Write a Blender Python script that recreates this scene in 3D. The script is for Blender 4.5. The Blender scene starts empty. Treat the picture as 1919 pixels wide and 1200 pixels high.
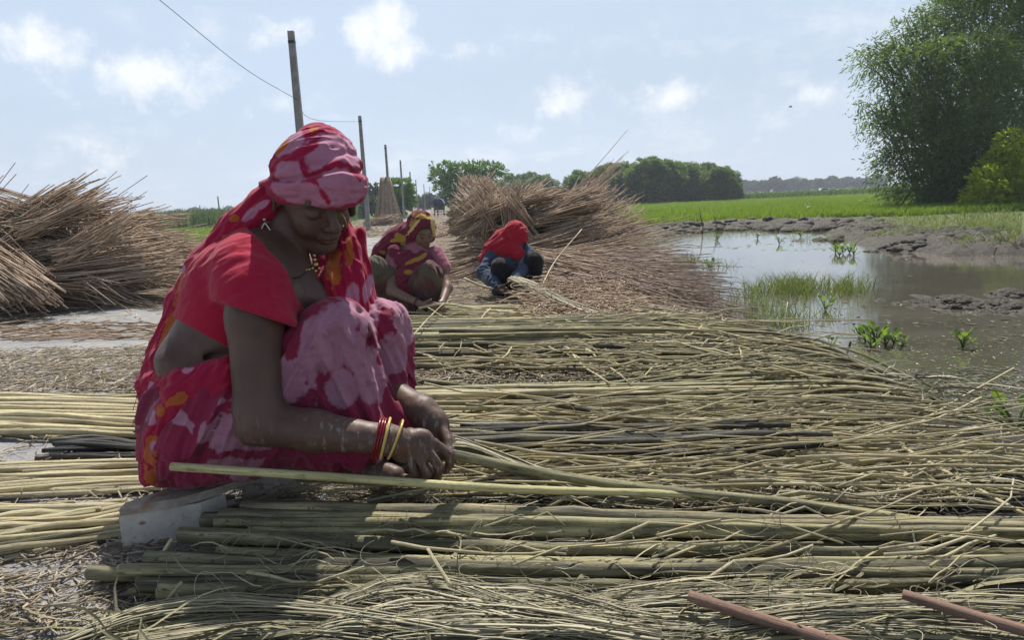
import bpy, math, random
import numpy as np
from mathutils import Vector, Matrix

R = math.radians
rng = np.random.default_rng(11)
random.seed(11)
SC = bpy.context.scene
COL = SC.collection

# ------------------------------------------------------------------ camera
PW, PH, FPX = 1919.0, 1200.0, 1300.0
PITCH, ROLL = R(9.75), R(2.54)
CAMP = np.array([0.0, 0.0, 0.68])
_f = np.array([0, math.cos(PITCH), -math.sin(PITCH)])
_r0 = np.array([1.0, 0, 0]); _u0 = np.array([0, math.sin(PITCH), math.cos(PITCH)])
_r = math.cos(ROLL) * _r0 - math.sin(ROLL) * _u0
_u = math.sin(ROLL) * _r0 + math.cos(ROLL) * _u0
cam_d = bpy.data.cameras.new('camera')
cam_d.sensor_width = 36.0
cam_d.lens = 36.0 * FPX / PW
cam_d.clip_start = 0.05
cam_d.clip_end = 12000
cam = bpy.data.objects.new('camera', cam_d)
COL.objects.link(cam)
m = Matrix.Identity(4)
for i in range(3):
    m[i][0] = _r[i]; m[i][1] = _u[i]; m[i][2] = -_f[i]; m[i][3] = CAMP[i]
cam.matrix_world = m
SC.camera = cam

# ------------------------------------------------------------------ light
SUN_EL, SUN_AZ = R(58), R(8)      # azimuth from +Y, negative = to the left of the view
sun_dir = np.array([math.sin(SUN_AZ) * math.cos(SUN_EL), math.cos(SUN_AZ) * math.cos(SUN_EL), math.sin(SUN_EL)])
sun_d = bpy.data.lights.new('sun', 'SUN')
sun_d.energy = 5.0
sun_d.angle = R(0.6)
sun_d.color = (1.0, 0.95, 0.87)
sun = bpy.data.objects.new('sun', sun_d)
COL.objects.link(sun)
sun.rotation_euler = Vector(sun_dir).to_track_quat('Z', 'Y').to_euler()
sun.location = (-20, 40, 60)

SC.view_settings.view_transform = 'Standard'
SC.view_settings.look = 'None'
SC.view_settings.exposure = 0.34
SC.view_settings.gamma = 1.0
SC.view_settings.use_curve_mapping = False
SC.cycles.use_denoising = True
SC.cycles.max_bounces = 6
SC.cycles.transparent_max_bounces = 8
SC.cycles.caustics_reflective = False
SC.cycles.caustics_refractive = False


# ------------------------------------------------------------------ pixel -> place helpers
def ray(px, py):
    d = _f + (px - PW / 2) / FPX * _r - (py - PH / 2) / FPX * _u
    return d

def P(px, py, depth):
    """point seen at a pixel of the photograph at a given distance along the view axis"""
    return CAMP + ray(px, py) * depth

def G(px, py, z=0.0):
    """where the pixel's ray meets the level z"""
    d = ray(px, py)
    return CAMP + d * ((z - CAMP[2]) / d[2])

def GY(px, py, y):
    """where the pixel's ray meets the upright plane at distance y"""
    d = ray(px, py)
    return CAMP + d * (y / d[1])

def proj(p):
    q = np.asarray(p) - CAMP
    w = q @ _f
    return (PW / 2 + FPX * (q @ _r) / w, PH / 2 - FPX * (q @ _u) / w, w)

def sstep(a, b, x):
    t = np.clip((np.asarray(x, float) - a) / (b - a), 0, 1)
    return t * t * (3 - 2 * t)


# ------------------------------------------------------------------ numpy value noise
def _hash(ix, iy, iz, seed):
    h = (ix.astype(np.int64) * 374761393 + iy.astype(np.int64) * 668265263 + iz.astype(np.int64) * 2147483647 + seed * 1274126177) & 0xFFFFFFFF
    h = ((h ^ (h >> 13)) * 1274126177) & 0xFFFFFFFF
    h = ((h ^ (h >> 16)) * 2246822519) & 0xFFFFFFFF
    return ((h ^ (h >> 15)) & 0xFFFFFF) / float(0xFFFFFF)

def vnoise(p, seed=0):
    """value noise in -1..1 for an (N,3) array"""
    p = np.asarray(p, float)
    i = np.floor(p).astype(np.int64); f = p - i
    f = f * f * f * (f * (f * 6 - 15) + 10)
    out = 0
    for dx in (0, 1):
        wx = f[:, 0] if dx else 1 - f[:, 0]
        for dy in (0, 1):
            wy = f[:, 1] if dy else 1 - f[:, 1]
            for dz in (0, 1):
                wz = f[:, 2] if dz else 1 - f[:, 2]
                out = out + wx * wy * wz * _hash(i[:, 0] + dx, i[:, 1] + dy, i[:, 2] + dz, seed)
    return out * 2 - 1

def fbm(p, seed=0, oct=4, gain=0.5):
    p = np.asarray(p, float); s = 0; a = 1; t = 0
    for o in range(oct):
        s = s + a * vnoise(p * (2 ** o) + o * 17.3, seed + o); t += a; a *= gain
    return s / t


# ------------------------------------------------------------------ mesh helpers
def mesh(name, verts, faces, mats=None, smooth=True, attrs=None, matidx=None):
    """verts (N,3); faces (M,k) array or a list of such arrays"""
    me = bpy.data.meshes.new(name)
    verts = np.asarray(verts, np.float32)
    if not isinstance(faces, list): faces = [faces]
    faces = [np.asarray(f, np.int32) for f in faces if len(f)]
    nl = sum(f.size for f in faces); npoly = sum(len(f) for f in faces)
    me.vertices.add(len(verts)); me.vertices.foreach_set('co', verts.ravel())
    me.loops.add(nl); me.loops.foreach_set('vertex_index', np.concatenate([f.ravel() for f in faces]))
    starts = []; o = 0
    for f in faces:
        starts.append(o + np.arange(len(f)) * f.shape[1]); o += f.size
    me.polygons.add(npoly); me.polygons.foreach_set('loop_start', np.concatenate(starts).astype(np.int32))
    me.update(calc_edges=True)
    me.polygons.foreach_set('use_smooth', np.full(npoly, bool(smooth)))
    for k, v in (attrs or {}).items():
        v = np.asarray(v, np.float32)
        if v.ndim == 1:
            a = me.attributes.new(k, 'FLOAT', 'POINT'); a.data.foreach_set('value', v)
        else:
            a = me.attributes.new(k, 'FLOAT_VECTOR', 'POINT'); a.data.foreach_set('vector', v.ravel())
    for mt in (mats if isinstance(mats, (list, tuple)) else [mats]):
        if mt: me.materials.append(mt)
    if matidx is not None:
        me.polygons.foreach_set('material_index', np.asarray(matidx, np.int32))
    me.validate()
    return me

def link(name, me, parent=None, loc=None):
    o = bpy.data.objects.new(name, me)
    COL.objects.link(o)
    if parent is not None: o.parent = parent
    if loc is not None: o.location = loc
    return o

def tag(o, label=None, cat=None, group=None, kind=None):
    if label: o['label'] = label
    if cat: o['category'] = cat
    if group: o['group'] = group
    if kind: o['kind'] = kind
    return o

def thing(name, label, cat, loc=(0, 0, 0), group=None, rz=0.0, scale=1.0):
    o = bpy.data.objects.new(name, None)
    o.empty_display_size = 0.05
    COL.objects.link(o)
    o.location = loc; o.rotation_euler = (0, 0, rz); o.scale = (scale,) * 3
    return tag(o, label, cat, group)

def copy_tree(o, loc, rz=0.0, scale=1.0, label=None):
    c = o.copy(); COL.objects.link(c)
    c.location = loc; c.rotation_euler = (0, 0, rz)
    c.scale = scale if isinstance(scale, tuple) else (scale,) * 3
    if label: c['label'] = label
    for ch in list(o.children):
        d = ch.copy(); COL.objects.link(d); d.parent = c
    return c

def tubes(poly, rad, sides=5, rnd=None, cap=True):
    """N polylines (N,K,3) with radii (N,K) -> verts, quads, tu attribute (along, angle, rnd)"""
    poly = np.asarray(poly, float); rad = np.asarray(rad, float)
    N, K, _ = poly.shape
    if cap:
        poly = np.concatenate([poly[:, :1], poly, poly[:, -1:]], 1)
        rad = np.concatenate([rad[:, :1] * 0.02, rad, rad[:, -1:] * 0.02], 1)
        K += 2
    t = np.zeros_like(poly)
    t[:, 1:-1] = poly[:, 2:] - poly[:, :-2]; t[:, 0] = poly[:, min(2, K - 1)] - poly[:, 0]; t[:, -1] = poly[:, -1] - poly[:, max(-3, -K)]
    t /= np.linalg.norm(t, axis=2, keepdims=True) + 1e-9
    ref = np.zeros((N, 1, 3)); mean = poly[:, -1] - poly[:, 0]
    mean /= np.linalg.norm(mean, axis=1, keepdims=True) + 1e-9
    vert = np.abs(mean[:, 2]) > 0.8
    ref[~vert, 0, 2] = 1; ref[vert, 0, 0] = 1
    a = np.cross(t, np.broadcast_to(ref, t.shape)); a /= np.linalg.norm(a, axis=2, keepdims=True) + 1e-9
    b = np.cross(a, t)
    ang = np.arange(sides) / sides * 2 * math.pi
    v = poly[:, :, None, :] + rad[:, :, None, None] * (np.cos(ang)[None, None, :, None] * a[:, :, None, :] + np.sin(ang)[None, None, :, None] * b[:, :, None, :])
    seg = np.linalg.norm(np.diff(poly, axis=1), axis=2)
    along = np.concatenate([np.zeros((N, 1)), np.cumsum(seg, 1)], 1)
    if rnd is None: rnd = rng.random(N)
    tu = np.zeros((N, K, sides, 3))
    tu[..., 0] = along[:, :, None]; tu[..., 1] = np.cos(ang)[None, None]; tu[..., 2] = np.asarray(rnd)[:, None, None]
    idx = np.arange(N * K * sides).reshape(N, K, sides)
    nx = np.roll(idx, -1, 2)
    q = np.stack([idx[:, :-1], nx[:, :-1], nx[:, 1:], idx[:, 1:]], -1).reshape(-1, 4)[:, ::-1]
    return v.reshape(-1, 3), q, tu.reshape(-1, 3)

def tube_obj(name, poly, rad, mat, sides=6, rnd=None, parent=None, cap=True, smooth=True):
    v, q, tu = tubes(poly, rad, sides, rnd, cap)
    return link(name, mesh(name, v, q, mat, smooth, {'tu': tu}), parent)

def curve_pts(pts, n):
    """Catmull-Rom through the given points, n samples"""
    pts = np.asarray(pts, float)
    if len(pts) == 2: return pts[0] + (pts[1] - pts[0]) * np.linspace(0, 1, n)[:, None]
    p = np.vstack([2 * pts[0] - pts[1], pts, 2 * pts[-1] - pts[-2]])
    out = []
    for u in np.linspace(0, len(pts) - 1 - 1e-6, n):
        i = int(u); t = u - i
        a, b, c, d = p[i], p[i + 1], p[i + 2], p[i + 3]
        out.append(0.5 * (2 * b + (c - a) * t + (2 * a - 5 * b + 4 * c - d) * t ** 2 + (3 * b - a - 3 * c + d) * t ** 3))
    return np.array(out)

def resample(pts, n):
    pts = np.asarray(pts, float)
    s = np.concatenate([[0], np.cumsum(np.linalg.norm(np.diff(pts, axis=0), axis=1))])
    u = np.linspace(0, s[-1], n)
    return np.stack([np.interp(u, s, pts[:, k]) for k in range(3)], 1)


# ------------------------------------------------------------------ material helpers
class NT:
    def __init__(self, name):
        self.m = bpy.data.materials.new(name); self.m.use_nodes = True
        self.t = self.m.node_tree; self.t.nodes.clear()
        self.out = self.t.nodes.new('ShaderNodeOutputMaterial')
    def n(self, typ, **kw):
        nd = self.t.nodes.new(typ)
        for k, v in kw.items():
            if k in nd.inputs: self.set(nd.inputs[k], v)
            else: setattr(nd, k, v)
        return nd
    def set(self, sock, v):
        if isinstance(v, bpy.types.NodeSocket): self.t.links.new(v, sock)
        else:
            if sock.type == 'RGBA' and len(v) == 3: v = (*v, 1)
            sock.default_value = v
    def attr(self, name, out='Vector'):
        nd = self.n('ShaderNodeAttribute', attribute_name=name); return nd.outputs[out]
    def obj(self): return self.n('ShaderNodeTexCoord').outputs['Object']
    def pos(self): return self.n('ShaderNodeNewGeometry').outputs['Position']
    def math(self, op, a, b=0.5, c=None, clamp=False):
        nd = self.n('ShaderNodeMath', operation=op, use_clamp=clamp)
        self.set(nd.inputs[0], a); self.set(nd.inputs[1], b)
        if c is not None: self.set(nd.inputs[2], c)
        return nd.outputs[0]
    def vmul(self, v, s):
        nd = self.n('ShaderNodeVectorMath', operation='MULTIPLY'); self.set(nd.inputs[0], v); self.set(nd.inputs[1], s); return nd.outputs[0]
    def vadd(self, v, s):
        nd = self.n('ShaderNodeVectorMath', operation='ADD'); self.set(nd.inputs[0], v); self.set(nd.inputs[1], s); return nd.outputs[0]
    def noise(self, vec, scale=5, detail=3, rough=0.5, out='Fac', dist=0.0):
        nd = self.n('ShaderNodeTexNoise'); self.set(nd.inputs['Vector'], vec)
        nd.inputs['Scale'].default_value = scale; nd.inputs['Detail'].default_value = detail; nd.inputs['Roughness'].default_value = rough
        nd.inputs['Distortion'].default_value = dist
        return nd.outputs[out]
    def voro(self, vec, scale=5, feature='F1', out='Distance', rand=1.0):
        nd = self.n('ShaderNodeTexVoronoi', feature=feature); self.set(nd.inputs['Vector'], vec)
        nd.inputs['Scale'].default_value = scale; nd.inputs['Randomness'].default_value = rand
        return nd.outputs[out]
    def ramp(self, fac, stops, interp='LINEAR'):
        nd = self.n('ShaderNodeValToRGB'); self.set(nd.inputs[0], fac); r = nd.color_ramp; r.interpolation = interp
        while len(r.elements) < len(stops): r.elements.new(0.5)
        for e, (p, c) in zip(r.elements, stops):
            e.position = p; e.color = (*c, 1) if len(c) == 3 else c
        return nd.outputs[0]
    def mix(self, fac, a, b, mode='MIX'):
        nd = self.n('ShaderNodeMix', data_type='RGBA', blend_type=mode)
        self.set(nd.inputs[0], fac); self.set(nd.inputs[6], a); self.set(nd.inputs[7], b); return nd.outputs[2]
    def fac(self, x, a, b):
        nd = self.n('ShaderNodeMapRange', interpolation_type='SMOOTHSTEP'); self.set(nd.inputs[0], x)
        nd.inputs[1].default_value = a; nd.inputs[2].default_value = b; return nd.outputs[0]
    def bump(self, h, strength=0.3, dist=0.01):
        nd = self.n('ShaderNodeBump'); nd.inputs['Strength'].default_value = strength; nd.inputs['Distance'].default_value = dist
        self.set(nd.inputs['Height'], h); return nd.outputs[0]
    def sepx(self, v):
        nd = self.n('ShaderNodeSeparateXYZ'); self.set(nd.inputs[0], v); return nd.outputs
    def comb(self, x, y, z):
        nd = self.n('ShaderNodeCombineXYZ')
        for s, v in zip(nd.inputs, (x, y, z)): self.set(s, v)
        return nd.outputs[0]
    def bsdf(self, color, rough=0.7, normal=None, spec=0.3, **kw):
        b = self.n('ShaderNodeBsdfPrincipled'); self.set(b.inputs['Base Color'], color); self.set(b.inputs['Roughness'], rough)
        b.inputs['Specular IOR Level'].default_value = spec
        if normal is not None: self.set(b.inputs['Normal'], normal)
        for k, v in kw.items(): self.set(b.inputs[k], v)
        self.t.links.new(b.outputs[0], self.out.inputs[0]); return b
    def leafy(self, color, transl=0.35, rough=0.6, tcol=None):
        b = self.n('ShaderNodeBsdfPrincipled'); self.set(b.inputs['Base Color'], color); self.set(b.inputs['Roughness'], rough)
        b.inputs['Specular IOR Level'].default_value = 0.25
        t = self.n('ShaderNodeBsdfTranslucent'); self.set(t.inputs[0], tcol if tcol is not None else color)
        mx = self.n('ShaderNodeMixShader'); mx.inputs[0].default_value = transl
        self.t.links.new(b.outputs[0], mx.inputs[1]); self.t.links.new(t.outputs[0], mx.inputs[2]); self.t.links.new(mx.outputs[0], self.out.inputs[0])

def stick_mat(name, stops, dark=0.25, rough=0.75, bump=0.5, grey=None):
    """bark of stalks: colour by stalk, streaks along it, dark specks and joints"""
    t = NT(name); tu = t.attr('tu'); x, y, z = t.sepx(tu)
    info = t.n('ShaderNodeObjectInfo').outputs['Random']
    r = t.math('FRACT', t.math('ADD', z, info))
    v1 = t.comb(t.math('MULTIPLY', x, 2.2), t.math('MULTIPLY', y, 0.5), t.math('MULTIPLY', r, 91.0))
    patch = t.noise(v1, 2.2, 3, 0.55)
    v2 = t.comb(t.math('MULTIPLY', x, 9.0), t.math('MULTIPLY', y, 3.0), t.math('MULTIPLY', r, 57.0))
    grain = t.noise(v2, 3.0, 4, 0.65)
    f = t.math('ADD', t.math('MULTIPLY', r, 0.62), t.math('MULTIPLY', t.math('SUBTRACT', patch, 0.5), 2.0), clamp=False)
    f = t.math('ADD', f, 0.19, clamp=True)
    c = t.ramp(f, stops)
    c = t.mix(t.math('MULTIPLY', t.fac(grain, 0.54, 0.70), 0.85), c, (0.035, 0.03, 0.022)) if dark else c
    st = t.noise(t.comb(t.math('MULTIPLY', x, 5.0), t.math('MULTIPLY', y, 7.0), t.math('MULTIPLY', r, 47.0)), 1.4, 4, 0.65)
    c = t.mix(t.fac(st, 0.34, 0.58), t.mix(0.45, c, (0.02, 0.018, 0.014)), c)
    sp = t.noise(t.comb(t.math('MULTIPLY', x, 40.0), t.math('MULTIPLY', y, 2.0), t.math('MULTIPLY', r, 33.0)), 1.5, 2, 0.5)
    c = t.mix(t.math('MULTIPLY', t.fac(sp, 0.66, 0.72), dark * 2.2), c, (0.03, 0.026, 0.02))
    hv = t.math('ADD', t.noise(v2, 6.0, 3, 0.6), t.noise(t.comb(t.math('MULTIPLY', x, 6.0), t.math('MULTIPLY', y, 9.0), t.math('MULTIPLY', r, 77.0)), 1.6, 3, 0.6))
    t.bsdf(c, rough, t.bump(hv, bump, 0.004), 0.25)
    return t.m

# ------------------------------------------------------------------ sky
W = bpy.data.worlds.new('World'); SC.world = W; W.use_nodes = True
wt = W.node_tree; wt.nodes.clear()
def wn(typ, **kw):
    nd = wt.nodes.new(typ)
    for k, v in kw.items():
        if k in nd.inputs:
            if isinstance(v, bpy.types.NodeSocket): wt.links.new(v, nd.inputs[k])
            else: nd.inputs[k].default_value = v
        else: setattr(nd, k, v)
    return nd
def wm(op, a, b=0.0, clamp=False):
    nd = wt.nodes.new('ShaderNodeMath'); nd.operation = op; nd.use_clamp = clamp
    for i, v in enumerate((a, b)):
        if isinstance(v, bpy.types.NodeSocket): wt.links.new(v, nd.inputs[i])
        else: nd.inputs[i].default_value = v
    return nd.outputs[0]
def wmix(f, a, b):
    nd = wt.nodes.new('ShaderNodeMix'); nd.data_type = 'RGBA'
    for i, v in ((0, f), (6, a), (7, b)):
        if isinstance(v, bpy.types.NodeSocket): wt.links.new(v, nd.inputs[i])
        else: nd.inputs[i].default_value = v
    return nd.outputs[2]
def wrange(x, a, b):
    nd = wt.nodes.new('ShaderNodeMapRange'); nd.interpolation_type = 'SMOOTHSTEP'
    wt.links.new(x, nd.inputs[0]); nd.inputs[1].default_value = a; nd.inputs[2].default_value = b
    return nd.outputs[0]
sky = wn('ShaderNodeTexSky', sky_type='NISHITA', sun_disc=False)
sky.sun_elevation = SUN_EL; sky.sun_rotation = SUN_AZ
sky.air_density = 1.3; sky.dust_density = 3.0; sky.ozone_density = 1.5
tc = wn('ShaderNodeTexCoord').outputs['Generated']
sx = wn('ShaderNodeSeparateXYZ', Vector=tc)
# cumulus: noise over the directions, flattened towards the horizon, with soft bases
cv = wt.nodes.new('ShaderNodeCombineXYZ')
hz = wm('ADD', wm('MAXIMUM', sx.outputs[2], 0.0), 0.22)
wt.links.new(wm('DIVIDE', sx.outputs[0], hz), cv.inputs[0])
wt.links.new(wm('DIVIDE', sx.outputs[1], hz), cv.inputs[1])
wt.links.new(wm('MULTIPLY', sx.outputs[2], 7.0), cv.inputs[2])
def wnoise(vec, s, d, r, off=0.0):
    mp = wn('ShaderNodeVectorMath', operation='ADD'); wt.links.new(vec, mp.inputs[0]); mp.inputs[1].default_value = (off, off * .7, off * .3)
    nd = wn('ShaderNodeTexNoise'); wt.links.new(mp.outputs[0], nd.inputs['Vector'])
    nd.inputs['Scale'].default_value = s; nd.inputs['Detail'].default_value = d; nd.inputs['Roughness'].default_value = r
    return nd.outputs['Fac']
big = wnoise(cv.outputs[0], 1.5, 6, 0.6, 4.2)
veil = wnoise(cv.outputs[0], 0.55, 4, 0.55, 9.0)
# single cumulus heaps, each about a direction in the sky
heaps = [(90, 95, 62, .8), (310, 145, 80, .9), (705, 50, 60, 1.0), (740, 85, 60, .8), (860, 90, 60, .5), (520, 60, 60, .6), (1050, 190, 70, .75), (1250, 190, 60, .75),
         (1540, 170, 70, .5), (970, 245, 45, .6), (150, 165, 40, .4), (520, 200, 40, .4), (170, 295, 90, .45), (1400, 260, 90, .25), (350, 260, 60, .3)]
wnz = wn('ShaderNodeTexNoise'); wt.links.new(tc, wnz.inputs['Vector']); wnz.inputs['Scale'].default_value = 11.0; wnz.inputs['Detail'].default_value = 5.0
wsc = wn('ShaderNodeVectorMath', operation='MULTIPLY_ADD'); wt.links.new(wnz.outputs['Color'], wsc.inputs[0]); wsc.inputs[1].default_value = (.085, .085, .085); wsc.inputs[2].default_value = (-.0425, -.0425, -.0425)
wad = wn('ShaderNodeVectorMath', operation='ADD'); wt.links.new(tc, wad.inputs[0]); wt.links.new(wsc.outputs[0], wad.inputs[1]); tcw = wad.outputs[0]
acc = None
for (hx, hy, hr, hw) in heaps:
    d0 = ray(hx, hy); d0 = d0 / np.linalg.norm(d0)
    df = wn('ShaderNodeVectorMath', operation='SUBTRACT'); wt.links.new(tcw, df.inputs[0]); df.inputs[1].default_value = tuple(d0)
    sc_ = wn('ShaderNodeVectorMath', operation='MULTIPLY'); wt.links.new(df.outputs[0], sc_.inputs[0]); sc_.inputs[1].default_value = (1, 1, 1.9)
    ln = wn('ShaderNodeVectorMath', operation='LENGTH'); wt.links.new(sc_.outputs[0], ln.inputs[0])
    g = wm('MULTIPLY', wm('SUBTRACT', 1.0, wrange(ln.outputs['Value'], 0.0, hr * 1.95 / FPX)), hw)
    acc = g if acc is None else wm('MAXIMUM', acc, g)
fine = wnoise(tc, 24.0, 8, 0.66, 1.3)
puff = wrange(wm('ADD', wm('MULTIPLY', acc, 0.58), wm('MULTIPLY', fine, 1.0)), 0.60, 1.08)
cl = wm('MAXIMUM', wm('MULTIPLY', puff, 0.9), wm('MULTIPLY', wrange(wm('ADD', wm('MULTIPLY', big, 0.7), wm('MULTIPLY', fine, 0.35)), 0.52, 0.8), 0.6))
haze_f = wm('MULTIPLY', wm('ADD', wm('MULTIPLY', wrange(veil, 0.3, 0.75), 0.14), 0.76), wm('SUBTRACT', 1.0, wm('MULTIPLY', wrange(sx.outputs[2], 0.25, 0.62), 0.86)))
k = wn('ShaderNodeVectorMath', operation='SCALE'); wt.links.new(sky.outputs[0], k.inputs[0]); k.inputs['Scale'].default_value = 0.051
base = wmix(haze_f, k.outputs[0], (0.53, 0.64, 0.795, 1))
base = wmix(wm('MULTIPLY', wm('SUBTRACT', 1.0, wrange(sx.outputs[2], 0.0, 0.16)), 0.45), base, (0.63, 0.705, 0.80, 1))
final = wmix(wm('MULTIPLY', cl, wm('SUBTRACT', 1.0, wm('MULTIPLY', wrange(sx.outputs[2], 0.25, 0.62), 0.6))), base, (0.83, 0.845, 0.87, 1))
bg = wn('ShaderNodeBackground'); wt.links.new(final, bg.inputs[0]); bg.inputs[1].default_value = 1.0
wo = wn('ShaderNodeOutputWorld'); wt.links.new(bg.outputs[0], wo.inputs[0])

# ------------------------------------------------------------------ terrain
RDX = -0.107                                     # the road runs slightly to the left of the view axis
def along(y): return -0.17 * sstep(2.3, 5.0, y) - 0.30 * sstep(8, 42, y)
WATER = -0.57
shore_poly = np.array([G(1180, 441, WATER)[:2], G(1290, 432, WATER)[:2], G(1400, 424, WATER)[:2], G(1560, 425, WATER)[:2], G(1620, 452, WATER)[:2], G(1700, 470, WATER)[:2], G(1800, 476, WATER)[:2], G(1910, 478, WATER)[:2], (16, 9.5), (18, -6), (2.2, -6), (2.0, 2.0), (1.75, 5.5), (1.9, 9), (2.2, 14), (2.6, 19)])
def poly_sd(x, y, poly):
    """signed distance to a polygon, negative inside"""
    d = np.full(x.shape, 1e9); ins = np.zeros(x.shape, bool)
    for a, b in zip(poly, np.roll(poly, -1, 0)):
        ex, ey = b - a; wx, wy = x - a[0], y - a[1]
        h = np.clip((wx * ex + wy * ey) / (ex * ex + ey * ey), 0, 1)
        d = np.minimum(d, np.hypot(wx - ex * h, wy - ey * h))
        c = ((a[1] <= y) & (b[1] > y)) | ((b[1] <= y) & (a[1] > y))
        xi = a[0] + (y - a[1]) / (ey if abs(ey) > 1e-9 else 1e-9) * ex
        ins ^= c & (x < xi)
    return np.where(ins, -d, d)
mud_spots = [(1790, 566, .42), (1850, 577, .45), (1730, 556, .3), (1890, 553, .38), (1800, 575, .4), (1900, 585, .4), (1760, 562, .3),
             (1640, 447, .8), (1560, 447, .5), (1500, 452, .45), (1700, 455, .9), (1800, 448, 1.2), (1880, 462, .8), (1440, 441, .6), (1350, 437, .6)]
mud_pts = [(*G(a, b, WATER)[:2], r) for a, b, r in mud_spots]
def gz(x, y):
    x = np.asarray(x, float); y = np.asarray(y, float); shp = np.broadcast(x, y).shape
    x = np.broadcast_to(x, shp).ravel(); y = np.broadcast_to(y, shp).ravel()
    u = x - RDX * y
    L = along(y)
    left = sstep(-5.6, -8.5, u)
    n1 = fbm(np.stack([x * 0.5, y * 0.5, 0 * x], 1), 3, 3)
    n2 = fbm(np.stack([x * 2.2, y * 2.2, 0 * x + 5], 1), 5, 4)
    rightland = -0.41 + 0.05 * n1 + 0.02 * n2
    edge = sstep(1.25, 3.0, u)
    s_ = np.clip((u + 3.65) / 3.5, 0, 1); L = L + 0.022 * (1 - (2 * s_ - 1) ** 2)
    z = L * (1 - left) + left * (-0.82 + 0.03 * n1)
    z = z * (1 - edge) + edge * rightland
    sd = poly_sd(x, y, shore_poly) + 0.35 * n1 + 0.22 * n2
    w = sstep(0.5, -0.9, sd)
    bed = -0.73 + 0.03 * n2
    for (mx, my, mr) in mud_pts:
        d = np.hypot(x - mx, (y - my) * 0.8)
        bed = np.maximum(bed, -0.73 + (0.155 + 0.10 * n2) * np.exp(-(d / mr) ** 2))
    z = z * (1 - w) + w * bed
    far = sstep(30, 60, y)
    z = np.where((u > 3) & (y > 24), z * (1 - far) + far * -0.57, z)
    return z.reshape(shp)

def axis(a, b, step, lo, hi, g=1.16):
    c = list(np.arange(a, b + 1e-6, step)); s = step; x = c[-1]
    while x < hi: s *= g; x += s; c.append(x)
    s = step; x = c[0]; pre = []
    while x > lo: s *= g; x -= s; pre.append(x)
    return np.array(pre[::-1] + c)
xs = axis(-6.0, 11.0, 0.085, -2500, 2500); ys = axis(0.6, 24.0, 0.085, -60, 4000)
X, Y = np.meshgrid(xs, ys)
Z = gz(X, Y)
clod = fbm(np.stack([X.ravel() * 5, Y.ravel() * 5, 0 * X.ravel()], 1), 21, 3).reshape(X.shape)
U = X - RDX * Y
SD = poly_sd(X.ravel(), Y.ravel(), shore_poly).reshape(X.shape)
bankw = np.exp(-((SD - 0.2) / 2.2) ** 2) * (U > 2.4) * sstep(30, 24, Y)
Z = Z + bankw * 0.13 * np.abs(clod) * sstep(-0.9, 0.2, SD) + np.where((U > 1.2) & (SD < 0), 0.03 * clod, 0) + np.where((U > 3) & (SD > 0) & (Y < 28), 0.03 * clod, 0)
nx_, ny_ = len(xs), len(ys)
idx = np.arange(nx_ * ny_).reshape(ny_, nx_)
quads = np.stack([idx[:-1, :-1], idx[:-1, 1:], idx[1:, 1:], idx[1:, :-1]], -1).reshape(-1, 4)
n1 = fbm(np.stack([X.ravel() * .3, Y.ravel() * .3, 0 * X.ravel()], 1), 31, 4).reshape(X.shape)
grass_l = sstep(-6.3, -7.5, U + 0.8 * n1) * sstep(16, 19, Y + 2 * n1)
grass_r = sstep(2.5, 3.5, U) * sstep(0.8, 2.4, SD + 1.0 * n1) 
grass = np.maximum(grass_l, grass_r * (0.6 + 0.4 * sstep(22, 27, Y)))
mud = np.maximum(sstep(1.1, 1.9, U + 0.3 * n1) * (1 - grass_r), sstep(-0.5, -0.2, X) * sstep(5.0, 4.2, Y))  # shore mud; second term darkens soil under the stalk rows as painted gap shade
t = NT('ground_soil'); pp = t.pos()
na = t.noise(pp, 1.3, 5, 0.6); nb = t.noise(pp, 9.0, 4, 0.65); nc = t.noise(pp, 60.0, 3, 0.6)
soil = t.ramp(nb, [(0.25, (0.11, 0.088, 0.066)), (0.5, (0.22, 0.18, 0.135)), (0.75, (0.33, 0.275, 0.21))])
soil = t.mix(t.fac(nc, 0.55, 0.7), soil, (0.13, 0.10, 0.075))
mudc = t.ramp(t.math('ADD', t.math('MULTIPLY', nb, 0.6), t.math('MULTIPLY', nc, 0.4)), [(0.32, (0.025, 0.022, 0.017)), (0.5, (0.068, 0.06, 0.045)), (0.68, (0.13, 0.115, 0.088))])
gr = t.ramp(t.math('ADD', t.math('MULTIPLY', na, 0.5), t.math('MULTIPLY', nb, 0.5)), [(0.3, (0.075, 0.13, 0.02)), (0.7, (0.13, 0.21, 0.032))])
c = t.mix(t.attr('mud', 'Fac'), soil, mudc); c = t.mix(t.math('MULTIPLY', t.attr('wet', 'Fac'), 0.75), c, (0.022, 0.020, 0.016))  # 'wet' mixes in near-black: shade between the stalks painted into the soil colour
c = t.mix(t.attr('grass', 'Fac'), c, gr)
rgh = t.math('SUBTRACT', 0.95, t.math('MULTIPLY', t.attr('mud', 'Fac'), 0.35))
t.bsdf(c, rgh, t.bump(t.math('ADD', nb, nc), 0.8, 0.06), 0.3)
M_soil = t.m
ground = link('ground', mesh('ground', np.stack([X, Y, Z], -1).reshape(-1, 3), quads, M_soil, True, {'mud': mud.ravel(), 'grass': grass.ravel(), 'wet': (sstep(-0.5, -0.2, X) * sstep(5.0, 4.2, Y) * sstep(2.4, 1.6, U)).ravel()}))  # 'wet' masks the soil under the stalk rows where gap shade is painted
tag(ground, kind='structure')

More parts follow.
